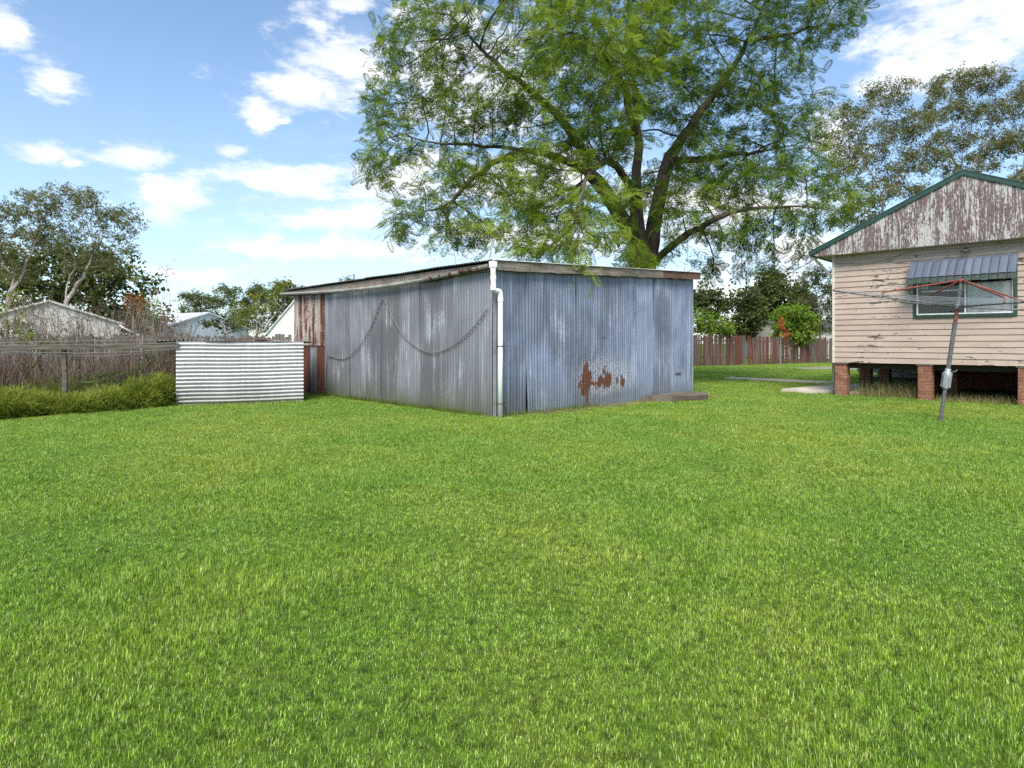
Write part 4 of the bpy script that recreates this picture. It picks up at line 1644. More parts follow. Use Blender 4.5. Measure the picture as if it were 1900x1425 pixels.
def tree(name, label, limbs, lst, step, infl, kill, r_tip, r_base, bark, leaf, kind, smin, smax, per_tip, seed, group=None, tipq=3, down=-0.25, min_r=0.0, cat='tree', tint_bias=None, spread=0.35, mult=1.0, thin=0):
    rng = np.random.default_rng(seed)
    attr = blobs(lst, rng, mult)
    N, par, nl = grow(limbs, attr, step, infl, kill, seed=seed)
    root = tag(link(name, None), label, cat, group)
    base = Vector(limbs[0][0])
    root.location = base
    N = N - np.array(base)
    me, q = branch_mesh('trunk', N, par, r_tip, r_base, M[bark], min_r=min_r, thin=thin)
    link('trunk', me, root)
    d = np.zeros_like(N)
    ok = par >= 0
    d[ok] = N[ok] - N[par[ok]]
    tips = np.where((q <= tipq) & (np.arange(len(N)) >= nl * 0 + 1) & (np.arange(len(N)) > nl - 1))[0]
    rep = np.repeat(tips, per_tip)
    n = len(rep)
    fw = d[rep] / np.maximum(np.linalg.norm(d[rep], axis=1), 1e-6)[:, None]
    rnd = rng.normal(0, 1, (n, 3))
    rnd /= np.linalg.norm(rnd, axis=1)[:, None]
    rnd[:, 2] *= 0.5
    f = fw * 0.45 + rnd * 1.0
    f[:, 2] += down
    pts = N[rep] + rng.normal(0, spread * step, (n, 3)) - fw * (rng.uniform(0, step, n))[:, None]
    tnt = np.clip(rng.normal(0.5, 0.22, n) + np.repeat(rng.normal(0, 0.14, len(tips)), per_tip), 0, 1)
    if tint_bias is not None:
        tnt = np.clip(tnt + tint_bias(pts + np.array(base)), 0, 1)
    V, Q, T = scatter(pts, f, kind, smin, smax, rng, tint=tnt)
    link('crown', fast_mesh('crown', V, Q, M[leaf], T), root)
    return root


# ------------------------------------------------------------------ the jacaranda behind the shed
JY = 21.0


def J(px, py, Y=JY):
    return P(px, py, Y)


base = J(1192, 0)
base.z = 0
limbs = [
    [base, J(1192, 600), J(1190, 520), J(1186, 470), J(1182, 400, 20.9), J(1180, 330, 20.8), J(1184, 250, 20.6), J(1176, 160, 20.2), J(1170, 60, 20), J(1165, -60, 20), J(1160, -160, 20)],
    [J(1195, 520), J(1206, 470, 21.1), J(1214, 420, 21.2), J(1236, 310, 21.4), J(1290, 220, 21.6), J(1345, 150, 21.8), J(1385, 80, 22), J(1420, 0, 22), J(1440, -120, 22)],
    [J(1186, 450), J(1150, 395, 20.7), J(1112, 342, 20.3), J(1080, 312, 20), J(1020, 288, 19.6), J(950, 276, 19.3), J(860, 268, 19), J(790, 262, 19), J(735, 245, 19)],
    [J(1095, 325, 20.1), J(1087, 285, 20), J(1030, 210, 19.8), J(960, 150, 19.5), J(890, 90, 19.3), J(830, 20, 19.3)],
    [J(1196, 500), J(1240, 462, 20.6), J(1300, 420, 20.2), J(1370, 392, 20), J(1440, 384, 19.7), J(1510, 385, 19.4), J(1565, 395, 19.2)],
    [J(1182, 380, 20.9), J(1160, 330, 19.3), J(1130, 300, 17.6), J(1090, 330, 16), J(1075, 400, 14.9), J(1072, 470, 13.9)],
    [J(1180, 260, 20.7), J(1160, 170, 18.6), J(1130, 110, 17), J(1090, 70, 15.8), J(1050, 60, 15)],
    [J(1245, 300, 21.4), J(1340, 290, 22), J(1420, 280, 22.4), J(1500, 260, 22.6)],
    [J(1390, 75, 22), J(1480, 60, 22), J(1560, 30, 22)],
    [J(950, 276, 19.3), J(880, 330, 18.8), J(830, 380, 18.5), J(770, 400, 18.5)],
]
jb = [
    (735, 95, 19.5, 50, 45, 1.6, 55), (705, 190, 19, 45, 40, 1.5, 55), (700, 300, 19, 45, 45, 1.5, 60), (740, 250, 19, 60, 60, 1.6, 60), (760, 390, 18.5, 40, 40, 1.4, 42), (740, 430, 18.5, 22, 24, 1, 14),
    (790, 150, 19.5, 70, 70, 1.8, 80), (840, 60, 19.5, 80, 60, 1.8, 80), (780, 20, 19.5, 60, 40, 1.5, 40), (860, 220, 19, 80, 60, 1.8, 90), (850, 330, 18.5, 80, 50, 1.8, 90), (860, 420, 18.3, 70, 45, 1.6, 70),
    (960, 50, 19, 90, 60, 2, 90), (950, 170, 18.8, 80, 60, 2, 90), (960, 320, 18, 70, 60, 1.8, 90), (960, 420, 17.5, 80, 45, 1.6, 95), (1010, 465, 16.5, 75, 28, 1.2, 75),
    (1060, 60, 16, 90, 80, 1.8, 150), (1120, 150, 16.3, 110, 80, 1.8, 170), (1030, 150, 16.3, 50, 70, 1.5, 75), (1170, 50, 16.8, 90, 80, 1.8, 130), (1110, 240, 16.8, 100, 50, 1.6, 110), (1030, 270, 17, 70, 45, 1.6, 80),
    (1000, 370, 16.8, 80, 40, 1.6, 90), (1110, 370, 16.2, 80, 40, 1.4, 90), (1060, 430, 15.2, 80, 40, 1.2, 95), (1130, 440, 15.5, 55, 40, 1.2, 55), (1074, 494, 13.9, 33, 36, 0.5, 90), (1180, 480, 17.5, 35, 30, 0.8, 25),
    (1250, 40, 20.5, 80, 70, 2, 75), (1240, 150, 20, 70, 60, 2, 65), (1340, 60, 22, 80, 70, 2, 80), (1450, 40, 22, 80, 60, 2, 80), (1545, 40, 22, 60, 50, 1.8, 65), (1590, 15, 22, 25, 30, 1.2, 18),
    (1330, 190, 21.5, 90, 70, 2, 100), (1440, 150, 22, 80, 60, 2, 85), (1490, 220, 22, 60, 50, 1.8, 60), (1420, 250, 22, 70, 45, 1.8, 70), (1300, 290, 21, 70, 50, 1.8, 70),
    (1390, 340, 20.5, 80, 45, 1.8, 85), (1500, 320, 20.5, 70, 40, 1.6, 70), (1530, 385, 19.5, 65, 40, 1.5, 85), (1440, 415, 20, 70, 40, 1.6, 75), (1350, 430, 20.5, 60, 50, 1.6, 60), (1280, 360, 19.5, 55, 45, 1.6, 60), (1250, 420, 19, 40, 40, 1.4, 34),
    (1480, 465, 20, 40, 25, 1.2, 22), (1390, 500, 20.5, 40, 25, 1, 20), (1320, 500, 21.5, 35, 40, 1, 22),
    (900, -80, 20, 130, 70, 2.2, 70), (1100, -100, 18, 150, 90, 2.5, 110), (1300, -90, 21.5, 130, 80, 2.5, 80), (1480, -70, 22, 110, 60, 2.2, 60), (1200, -230, 20.5, 240, 90, 3, 90),
    (1150, 250, 24, 260, 200, 1.6, 90), (1330, 330, 24, 150, 120, 1.5, 45),
]


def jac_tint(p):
    # front light painted into the leaf tint: camera side lighter, back of crown darker
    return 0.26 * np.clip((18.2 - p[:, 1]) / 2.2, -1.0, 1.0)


JT = tree('jacaranda_tree', 'huge spreading jacaranda with feathery green leaves rising behind the shed', limbs, jb, 0.36, 3.2, 0.42, 0.009, 0.6, 'bark', 'jac_leaf', 'frond', 0.27, 0.45, 8, 21, thin=0.95, down=-0.12, tipq=4, tint_bias=jac_tint, mult=1.8)


# ------------------------------------------------------------------ gums and other trees
def straight(px, Y, pys, wob=6, seed=0):
    rr = random.Random(seed)
    b = P(px, HOR, Y)
    b.z = 0
    return [b] + [P(px + rr.uniform(-wob, wob), y, Y) for y in pys]


def gum(name, label, px, Y, top, lst, seed, group, leaf='gum_leaf', bark='gum_bark', size=(0.3, 0.5), per=5, r=0.32, kill=0.65, step=0.55, extra=None, **kw):
    pys = list(np.linspace(HOR - 60, top, 5))
    return tree(name, label, [straight(px, Y, pys, 10, seed)] + (extra or []), lst, step, 6.0, kill, 0.012, r * 0.46, bark, leaf, 'gum', size[0] * 0.78, size[1] * 0.78, int(per * 2.0), seed, group, mult=1.7, **kw)


G1 = 'gum trees beyond the left boundary'
gum('gum_tree', 'tall grey-green gum with forked white limbs at the far left edge', 25, 36, 480,
    [(10, 385, 36, 60, 36, 2, 120), (70, 375, 36, 45, 30, 1.6, 80), (-30, 430, 36, 60, 50, 2, 90), (40, 440, 36, 60, 34, 2, 80), (-80, 400, 36, 60, 60, 2, 60), (20, 500, 36, 40, 30, 1.5, 30)], 31, G1,
    extra=[[P(25, 540, 36), P(60, 470, 36), P(80, 420, 36)], [P(20, 520, 36), P(-5, 450, 36), P(-10, 410, 36)]])
gum('gum_tree', 'gum with rounded top and white branching trunk beside the far left gum', 130, 37, 470,
    [(130, 368, 37, 45, 34, 1.8, 100), (175, 385, 37, 40, 36, 1.6, 75), (215, 410, 37, 46, 34, 1.6, 85), (150, 430, 37, 70, 44, 2, 120), (220, 460, 37, 36, 34, 1.4, 55), (95, 430, 37, 40, 40, 1.6, 50), (245, 415, 37, 20, 20, 1, 18), (170, 480, 37, 70, 30, 1.6, 70)], 32, G1,
    extra=[[P(128, 560, 37), P(160, 500, 37), P(190, 440, 37)]])
tree('dark_tree', 'dense dark green tree mass under the left gums behind the white barn', [straight(180, 44, [560, 520], 6, 3)],
     [(130, 520, 44, 90, 50, 3, 150), (210, 530, 44, 60, 60, 2.5, 130), (60, 540, 44, 70, 50, 3, 110), (170, 590, 44, 110, 40, 3, 130), (255, 525, 44, 34, 26, 1.5, 60), (110, 480, 44, 80, 30, 2.5, 90), (205, 490, 44, 50, 30, 2, 80), (20, 500, 44, 60, 40, 2.5, 80), (270, 590, 44, 40, 30, 2, 60)],
     0.9, 8, 0.9, 0.03, 0.35, 'bark', 'dark_leaf', 'broad', 0.45, 0.75, 6, 33, tipq=5, mult=1.6)
tree('orange_bush', 'rust-orange autumn bush beside the white barn roof', [straight(250, 34, [600, 575], 3, 4)], [(250, 560, 34, 26, 18, 0.8, 60), (268, 570, 34, 16, 14, 0.6, 30)],
     0.35, 4, 0.4, 0.02, 0.08, 'twig', 'orange_leaf', 'broad', 0.16, 0.28, 5, 34, cat='bush')
G2 = 'row of trees on the left skyline'
for i, (px, top, w, seed, lab) in enumerate(((375, 540, 42, 41, 'leftmost low flat-crowned tree on the skyline left of the shed'),
                                            (445, 528, 46, 42, 'middle flat-crowned tree on the skyline left of the shed'),
                                            (515, 520, 46, 43, 'tallest flat-crowned skyline tree next to the shed eave'),
                                            (575, 530, 36, 44, 'rightmost skyline tree peeking over the shed eave'))):
    gum('skyline_tree', lab, px, 56, top + 50, [(px, top + 14, 56, w, 15, 2.5, 75), (px - 12, top + 34, 56, w * 0.9, 18, 2.5, 65), (px + 6, top + 58, 56, w, 20, 2.5, 60), (px, top + 78, 56, w, 20, 2.5, 40)], seed, G2, 'dark_leaf', 'bark', (0.35, 0.6), 5, 0.25)
gum('skyline_tree', 'small tree crown just showing above the low end of the shed roof', 652, 50, 540, [(652, 520, 50, 16, 10, 1.5, 40), (650, 545, 50, 26, 16, 1.5, 40)], 45, G2, 'dark_leaf', 'bark', (0.3, 0.5), 5, 0.2)
G3 = 'tall gums behind the house'
gum('gum_tree', 'tall gum with layered olive crown left of the house roof peak', 1640, 44, 250,
    [(1590, 210, 44, 44, 26, 2, 85), (1650, 170, 44, 50, 26, 2, 95), (1620, 260, 44, 60, 30, 2, 110), (1690, 230, 44, 44, 30, 2, 85), (1580, 300, 44, 46, 26, 2, 75), (1660, 310, 44, 60, 30, 2, 95), (1620, 360, 44, 50, 24, 2, 75), (1560, 350, 44, 34, 20, 1.6, 34), (1545, 265, 44, 36, 30, 1.6, 50), (1570, 400, 44, 40, 26, 1.6, 50), (1620, 410, 44, 40, 24, 1.6, 45), (1690, 350, 44, 30, 20, 1.6, 30)], 51, G3, 'gum_leaf', 'gum_bark', (0.34, 0.58), 5, 0.34,
    extra=[[P(1640, 380, 44), P(1680, 300, 44), P(1700, 230, 44)], [P(1638, 360, 44), P(1600, 290, 44), P(1585, 220, 44)]])
gum('gum_tree', 'tallest gum directly behind the roof peak of the house', 1785, 46, 200,
    [(1770, 150, 46, 60, 22, 2.2, 105), (1830, 145, 46, 50, 22, 2.2, 85), (1740, 200, 46, 50, 26, 2.2, 95), (1810, 210, 46, 50, 30, 2.2, 95), (1765, 260, 46, 50, 26, 2, 85), (1840, 270, 46, 44, 26, 2, 70), (1720, 290, 46, 40, 24, 2, 55), (1790, 310, 46, 60, 20, 2, 60)], 52, G3, 'gum_leaf', 'gum_bark', (0.34, 0.58), 5, 0.36,
    extra=[[P(1785, 340, 46), P(1830, 260, 46), P(1850, 180, 46)], [P(1785, 330, 46), P(1745, 250, 46), P(1725, 190, 46)]])
gum('gum_tree', 'gum at the right edge of the view behind the house', 1895, 45, 220,
    [(1890, 190, 45, 40, 30, 2, 85), (1880, 260, 45, 44, 30, 2, 85), (1930, 160, 45, 44, 40, 2, 75), (1950, 240, 45, 50, 50, 2, 85), (1900, 330, 45, 50, 20, 2, 50)], 53, G3, 'gum_leaf', 'gum_bark', (0.34, 0.58), 5, 0.34)
tree('dome_tree', 'broad dark dome-shaped evergreen behind the back fence', [straight(1450, 62, [600, 560], 4, 6)],
     [(1440, 545, 62, 50, 40, 3, 170), (1405, 575, 62, 34, 30, 2.5, 95), (1470, 570, 62, 44, 40, 2.5, 120), (1440, 605, 62, 70, 26, 2.5, 95)], 0.9, 8, 0.9, 0.03, 0.4, 'bark', 'dark_leaf', 'broad', 0.5, 0.85, 9, 61, tipq=5, mult=1.6)
tree('bunya_pine', 'pointed dark pine top rising above the dome-shaped evergreen', [straight(1440, 75, [540, 500, 488], 1, 7)],
     [(1440, 494, 75, 8, 9, 0.8, 30), (1440, 508, 75, 15, 9, 1.2, 50), (1440, 522, 75, 22, 9, 1.6, 60)], 0.7, 6, 0.7, 0.03, 0.3, 'bark', 'dark_leaf', 'broad', 0.4, 0.6, 5, 62)
gum('gum_tree', 'slim grey gum standing at the left edge of the house wall', 1522, 50, 520,
    [(1515, 510, 50, 34, 22, 1.8, 80), (1530, 550, 50, 34, 28, 1.8, 90), (1500, 560, 50, 24, 26, 1.6, 50), (1525, 600, 50, 40, 26, 1.8, 70), (1560, 560, 50, 30, 50, 1.8, 60)], 63, None, 'gum_leaf', 'gum_bark', (0.34, 0.55), 5, 0.24)
tree('round_bush', 'bright green rounded small tree behind the back fence', [straight(1472, 44, [630, 600], 2, 8)],
     [(1472, 585, 44, 30, 24, 1.2, 120), (1452, 600, 44, 24, 18, 1, 60), (1492, 605, 44, 26, 22, 1, 80), (1470, 625, 44, 44, 16, 1.2, 80)], 0.45, 5, 0.45, 0.02, 0.14, 'twig', 'bright_leaf', 'broad', 0.26, 0.44, 8, 64, cat='bush', tipq=5, mult=1.6)
tree('coral_shrub', 'shrub with red-orange flower bracts above the back fence', [straight(1449, 40, [640, 610], 2, 9)],
     [(1449, 600, 40, 5, 12, 0.3, 12), (1454, 611, 40, 9, 4, 0.3, 9), (1464, 619, 40, 6, 4, 0.3, 6)], 0.22, 3, 0.22, 0.015, 0.04, 'twig', 'red_leaf', 'broad', 0.12, 0.2, 4, 65, cat='shrub')
tree('low_bush', 'low bright green bush behind the fence beside the blue shed corner', [straight(1320, 40, [640, 610], 3, 10)],
     [(1325, 604, 40, 40, 16, 1.4, 110), (1300, 590, 40, 24, 16, 1.2, 60), (1350, 610, 40, 20, 10, 1, 40)], 0.45, 5, 0.45, 0.02, 0.1, 'twig', 'bright_leaf', 'broad', 0.24, 0.4, 5, 66, cat='bush')
tree('dark_bush', 'dark rounded tree filling the gap right of the shed above the fence', [straight(1400, 58, [610, 590], 3, 11)],
     [(1390, 585, 58, 26, 20, 2, 80), (1360, 600, 58, 34, 18, 2, 80), (1310, 560, 58, 40, 34, 2, 90), (1380, 560, 58, 40, 26, 2, 70), (1340, 610, 58, 60, 18, 2, 80)], 0.8, 6, 0.8, 0.03, 0.25, 'bark', 'dark_leaf', 'broad', 0.45, 0.75, 8, 67, tipq=5, mult=1.6)


# slender saplings
def sapling(name, label, px, Y, lst, leaf, kind, seed, per=2, size=(0.12, 0.2), step=0.22, r=0.045, top=560, cat='sapling', group=None, extra=None, bark='twig'):
    return tree(name, label, [straight(px, Y, list(np.linspace(620, top, 4)), 4, seed)] + (extra or []), lst, step, 3.0, 0.3, 0.008, r, bark, leaf, kind, size[0], size[1], per, seed, group, tipq=2, cat=cat)


sapling('pawpaw_tree', 'small leaning tree with yellow-green drooping leaves left of the rusty shed corner', 478, 21, [(500, 545, 21, 26, 20, 0.8, 50), (470, 560, 21, 30, 16, 0.8, 34), (455, 590, 21, 26, 12, 0.8, 30), (525, 530, 21, 24, 12, 0.7, 40)], 'yellow_leaf', 'gum', 71, 4, (0.16, 0.28), top=575,
        extra=[[P(485, 625, 21), P(505, 590, 21), P(530, 560, 21)], [P(490, 622, 21), P(520, 600, 21), P(545, 570, 21)]], bark='gum_bark', r=0.06)
sapling('bare_sapling', 'thin bare sapling with few leaves above the dead brambles', 300, 22, [(300, 520, 22, 22, 26, 0.6, 30), (318, 500, 22, 20, 14, 0.6, 16), (296, 565, 22, 24, 20, 0.6, 40)], 'orange_leaf', 'gum', 72, 1, (0.1, 0.16), top=575, r=0.022,
        extra=[[P(300, 640, 22), P(290, 600, 22), P(283, 560, 22)], [P(300, 640, 22), P(310, 590, 22), P(316, 545, 22)]])
sapling('bare_sapling', 'leafy green sapling stems rising by the end of the rail', 285, 19, [(285, 575, 19, 24, 22, 0.7, 40), (270, 600, 19, 20, 20, 0.6, 34)], 'bright_leaf', 'gum', 73, 2, (0.1, 0.17), top=580)
sapling('bare_sapling', 'sparse sapling showing above the shed roof near the downpipe', 850, 30, [(840, 450, 30, 34, 26, 1, 55), (800, 460, 30, 30, 20, 1, 36), (880, 455, 30, 24, 26, 1, 34)], 'jac_leaf', 'gum', 74, 2, (0.14, 0.24), top=500, step=0.3)
sapling('bare_sapling', 'pale branching sapling behind the right end of the shed roof', 1270, 26, [(1275, 440, 26, 26, 34, 1, 36), (1300, 480, 26, 30, 24, 1, 36), (1250, 470, 26, 18, 24, 0.8, 20)], 'gum_leaf', 'gum', 75, 1, (0.14, 0.22), top=490, step=0.3, bark='gum_bark')
sapling('green_shrub', 'light green leafy shrub at the left edge above the rail', 15, 17, [(15, 560, 17, 26, 28, 0.8, 70), (5, 600, 17, 30, 20, 0.8, 60)], 'yellow_leaf', 'broad', 76, 3, (0.1, 0.18), top=590, cat='shrub')
sapling('green_shrub', 'low green-brown shrub behind the white panel roof', 415, 20, [(415, 600, 20, 36, 14, 0.8, 60), (380, 605, 20, 16, 12, 0.6, 20)], 'dark_leaf', 'broad', 77, 3, (0.1, 0.2), top=605, cat='shrub')


sapling('green_shrub', 'broad green shrub growing under the old rail near the white panel', 262, 16.2, [(262, 690, 16.2, 40, 20, 0.5, 60), (230, 700, 16, 40, 18, 0.4, 50), (290, 665, 16.4, 24, 18, 0.4, 34)], 'fern', 'broad', 78, 4, (0.09, 0.16), top=690, cat='shrub', step=0.16)
sapling('green_shrub', 'thin green vine shrub tangled in brambles left of the old post', 70, 15.6, [(70, 680, 15.6, 34, 26, 0.5, 50), (95, 640, 16, 24, 26, 0.4, 34), (40, 620, 16, 22, 26, 0.4, 30)], 'bright_leaf', 'broad', 79, 3, (0.08, 0.14), top=650, cat='shrub', step=0.16)


# ------------------------------------------------------------------ brambles, long grass, ferns
def ribbons(n, base_fn, h_fn, lean, width, rng, segs=5, curl=0.6, tint=None):
    """Upright thin blades or stems as tapering ribbons with two crossed faces per segment for body."""
    B = base_fn(n)
    H = h_fn(B)
    a = rng.uniform(0, 2 * PI, n)
    ln = rng.normal(0, lean, n)
    c = rng.normal(0, curl, n)
    t_ = np.linspace(0, 1, segs + 1)
    dirx, diry = np.cos(a), np.sin(a)
    off = H[:, None] * (ln[:, None] * t_ + c[:, None] * t_ ** 2)
    z = H[:, None] * t_ * np.clip(1 - 0.25 * (off / H[:, None]) ** 2, 0.4, 1)
    jx = rng.normal(0, 0.03, (n, segs + 1)) * H[:, None] * t_
    X = B[:, 0:1] + dirx[:, None] * off - diry[:, None] * jx
    Y = B[:, 1:2] + diry[:, None] * off + dirx[:, None] * jx
    Zz = B[:, 2:3] + z
    C = np.stack([X, Y, Zz], 2)
    wv = width * rng.uniform(0.6, 1.4, n)[:, None] * (1 - 0.85 * t_)
    b = rng.uniform(0, PI, n)
    side = np.stack([np.cos(b), np.sin(b), np.zeros(n)], 1)
    V = np.empty((n, segs + 1, 2, 3))
    V[:, :, 0] = C + side[:, None, :] * wv[:, :, None]
    V[:, :, 1] = C - side[:, None, :] * wv[:, :, None]
    V = V.reshape(-1, 3)
    i = np.arange(n)[:, None] * (segs + 1) * 2 + np.arange(segs)[None] * 2
    Q = np.stack([i, i + 1, i + 3, i + 2], 2).reshape(-1, 4)
    T = np.repeat(np.clip(rng.normal(0.5, 0.25, n) if tint is None else tint, 0, 1), (segs + 1) * 2)
    return V, Q, T


def poly_sampler(quad, rng):
    q = [np.array(p, float) for p in quad]

    def f(n):
        u, v = rng.uniform(0, 1, n)[:, None], rng.uniform(0, 1, n)[:, None]
        p = (q[0] * (1 - u) + q[1] * u) * (1 - v) + (q[3] * (1 - u) + q[2] * u) * v
        return np.hstack([p, np.zeros((n, 1))])
    return f


rng = np.random.default_rng(91)
# region behind the rail, in coop coordinates: u along the rail, v away from the camera
def cw(u, v):
    p = CO + C1 * u + C2 * v
    return (p.x, p.y)


V1, Q1, T1 = ribbons(4600, poly_sampler([cw(-9, 0.5), cw(-0.35, 0.6), cw(0.3, 4.5), cw(-8, 5.0)], rng), lambda B: np.clip(rng.normal(1.1, 0.4, len(B)), 0.4, 2.2), 0.35, 0.010, rng, 6, 0.5, np.clip(rng.normal(0.22, 0.2, 4600), 0, 1))  # low stems tinted dark: shade below the rail put into their colour
V2, Q2, T2 = ribbons(700, poly_sampler([cw(-9, 0.9), cw(-0.8, 2.0), cw(2.8, 5.0), cw(-8, 6.0)], rng), lambda B: np.clip(rng.normal(2.3, 0.5, len(B)), 0.6, 3.5), 0.2, 0.008, rng, 7, 0.35)
V3, Q3, T3 = ribbons(6500, poly_sampler([cw(-9, 0.3), cw(-0.35, 0.5), cw(0.0, 4.0), cw(-8, 4.5)], rng), lambda B: np.clip(rng.normal(0.75, 0.35, len(B)), 0.2, 1.4), 0.8, 0.007, rng, 4, 0.8, np.clip(rng.normal(0.22, 0.2, 6500), 0, 1))  # shortest stems carry the same painted shade in their tint
VV, QQ, TT = [V1, V2, V3], [Q1, Q2 + len(V1), Q3 + len(V1) + len(V2)], [T1, T2, T3]
off = len(V1) + len(V2) + len(V3)
for k in range(64):
    px, Y = rng.uniform(-10, 345), rng.uniform(15.6, 19.5)
    if px > 330 and Y < 17.5:
        Y = 18.5
    h = rng.uniform(555, 600) if px < 300 else rng.uniform(585, 610)
    b0 = P(px, HOR, Y)
    b0.z = 0
    at_ = blobs([(px, h + 30, Y, 34, 28, 0.5, 34), (px + rng.uniform(-18, 18), h, Y, 22, 24, 0.4, 22), (px, h + 60, Y, 36, 26, 0.5, 18)], rng)
    stems = []
    for j in range(4):
        ox = rng.uniform(-26, 26)
        stems.append([b0 if j == 0 else P(px + rng.uniform(-5, 5), 745, Y), P(px + ox * 0.4, 690, Y + rng.uniform(-0.2, 0.2)), P(px + ox, 648 + rng.uniform(-12, 12), Y + rng.uniform(-0.4, 0.4))])
    N_, p_, _n = grow(stems, at_, 0.13, 1.6, 0.12, seed=900 + k)
    v_, q_ = branch_mesh('x', N_, p_, 0.0062, 0.018, None, raw=True)
    VV.append(v_)
    QQ.append(q_ + off)
    TT.append(np.full(len(v_), np.clip(rng.normal(0.42, 0.25), 0, 1)))
    off += len(v_)
Vb, Qb = np.vstack(VV), np.vstack(QQ)
T1, T2, T3 = np.concatenate(TT), np.zeros(0), np.zeros(0)
ob = link('dead_bramble', fast_mesh('dead_bramble', Vb, Qb, M['dry_stem'], np.concatenate([T1, T2, T3])))
tag(stuff(ob), 'thicket of dead brown bramble stems behind the old timber rail', 'bramble')


def mound(px_list):
    def h(B):
        # clump height along the lawn edge, from left to right
        u = (B[:, :2] - np.array((CO.x, CO.y))) @ np.array((C1.x, C1.y))
        v = (B[:, :2] - np.array((CO.x, CO.y))) @ np.array((C2.x, C2.y))
        hh = np.interp(u, [-6, -4.2, -3.4, -2.9, -2.3, -1.9, -1.2, -0.7, -0.1], [0.55, 0.6, 0.62, 0.66, 0.42, 0.42, 0.55, 0.78, 0.86])
        edge = np.interp(u, [-6.5, -0.03], [-3.6, -0.12])
        hh = hh * 1.12 * (0.35 + 0.65 * np.clip((v - edge) / 0.5, 0, 1)) * (0.8 + 0.32 * np.sin(u * 4.1 + v * 2.2) * np.sin(v * 3.3 + u) + 0.15 * np.sin(u * 9 + 1))
        return hh * rng.uniform(0.55, 1.1, len(B))
    return h


def dome_blades(u, v, ru, rv, h, n, ln=(0.09, 0.24), w=0.007, segs=4):
    """Blades springing from a rounded clump of long grass."""
    c = np.array((*cw(u, v), 0.0))
    ph = rng.uniform(0, 2 * PI, n)
    ct = rng.uniform(0.0, 1.0, n) ** 0.8
    st = np.sqrt(1 - ct ** 2)
    nrm = np.stack([np.cos(ph) * st, np.sin(ph) * st, ct], 1)
    wob = 1 + 0.16 * np.sin(ph * 3 + u * 7) * st + 0.12 * np.sin(ph * 7 + ct * 9 + v)
    Bz = nrm * np.array((ru, rv, h)) * (wob * rng.uniform(0.55, 1.0, n))[:, None]
    L_ = rng.uniform(ln[0], ln[1], n)
    d = nrm * 0.75 + np.array((0, 0, 0.55)) + rng.normal(0, 0.35, (n, 3))
    d /= np.linalg.norm(d, axis=1)[:, None]
    tt = np.linspace(0, 1, segs + 1)
    C = c + Bz[:, None, :] + d[:, None, :] * (L_[:, None] * tt)[:, :, None]
    C[:, :, 2] -= L_[:, None] * 0.55 * rng.uniform(0.3, 1.5, n)[:, None] * tt ** 2
    C[:, :, 2] = np.maximum(C[:, :, 2], 0.0)
    sd_ = np.cross(d, rng.normal(0, 1, (n, 3)))
    sd_ /= np.linalg.norm(sd_, axis=1)[:, None]
    ww = w * rng.uniform(0.6, 1.4, n)[:, None] * (1 - 0.8 * tt)
    V = np.stack([C + sd_[:, None, :] * ww[:, :, None], C - sd_[:, None, :] * ww[:, :, None]], 2).reshape(-1, 3)
    i = np.arange(n)[:, None] * (segs + 1) * 2 + np.arange(segs)[None] * 2
    Q = np.stack([i, i + 1, i + 3, i + 2], 2).reshape(-1, 4)
    tn = np.clip(rng.normal(0.18, 0.2, n) + 0.6 * ct, 0, 1)  # tint darkens down the clump: browner base plus painted shading
    tn[rng.uniform(0, 1, n) < 0.06] = 1.0
    return V, Q, np.repeat(tn, (segs + 1) * 2)


VV, QQ, TT, off = [], [], [], 0
for (u, v, ru, rv, h, n) in ((-5.6, -2.3, 1.0, 0.9, 0.62, 5200), (-4.3, -1.7, 0.8, 0.8, 0.58, 5200), (-3.35, -1.25, 0.75, 0.75, 0.62, 6500), (-2.75, -1.15, 0.5, 0.6, 0.56, 4200),
                             (-2.2, -0.65, 0.5, 0.5, 0.34, 3400), (-1.75, -0.75, 0.5, 0.45, 0.38, 3400), (-1.25, -0.45, 0.5, 0.45, 0.5, 4000), (-0.75, -0.22, 0.48, 0.4, 0.66, 4600),
                             (-0.3, 0.02, 0.34, 0.36, 0.74, 3800), (-2.6, -0.1, 0.6, 0.5, 0.42, 2600), (-3.7, -0.3, 0.8, 0.6, 0.45, 2600), (-1.5, 0.25, 0.6, 0.5, 0.5, 2400)):
    V_, Q_, T_ = dome_blades(u, v, ru, rv, h, n)
    VV.append(V_)
    QQ.append(Q_ + off)
    TT.append(T_)
    off += len(V_)
V_, Q_, T_ = ribbons(3500, poly_sampler([cw(-3.2, 0.3), cw(-0.2, 0.3), cw(-0.2, 1.8), cw(-3.0, 1.8)], rng), lambda B: rng.uniform(0.3, 0.85, len(B)), 0.45, 0.006, rng, 5, 0.7)
VV.append(V_)
QQ.append(Q_ + off)
TT.append(T_)
V1, Q1, T1 = np.vstack(VV), np.vstack(QQ), np.concatenate(TT)
V2, Q2, T2 = np.zeros((0, 3)), np.zeros((0, 4), int), np.zeros(0)
ob = link('long_grass', fast_mesh('long_grass', np.vstack([V1, V2]), np.vstack([Q1, Q2 + len(V1)]), M['long_grass'], np.concatenate([T1, T2])))
tag(stuff(ob), 'tufts of unmown long grass along the old rail at left', 'grass')

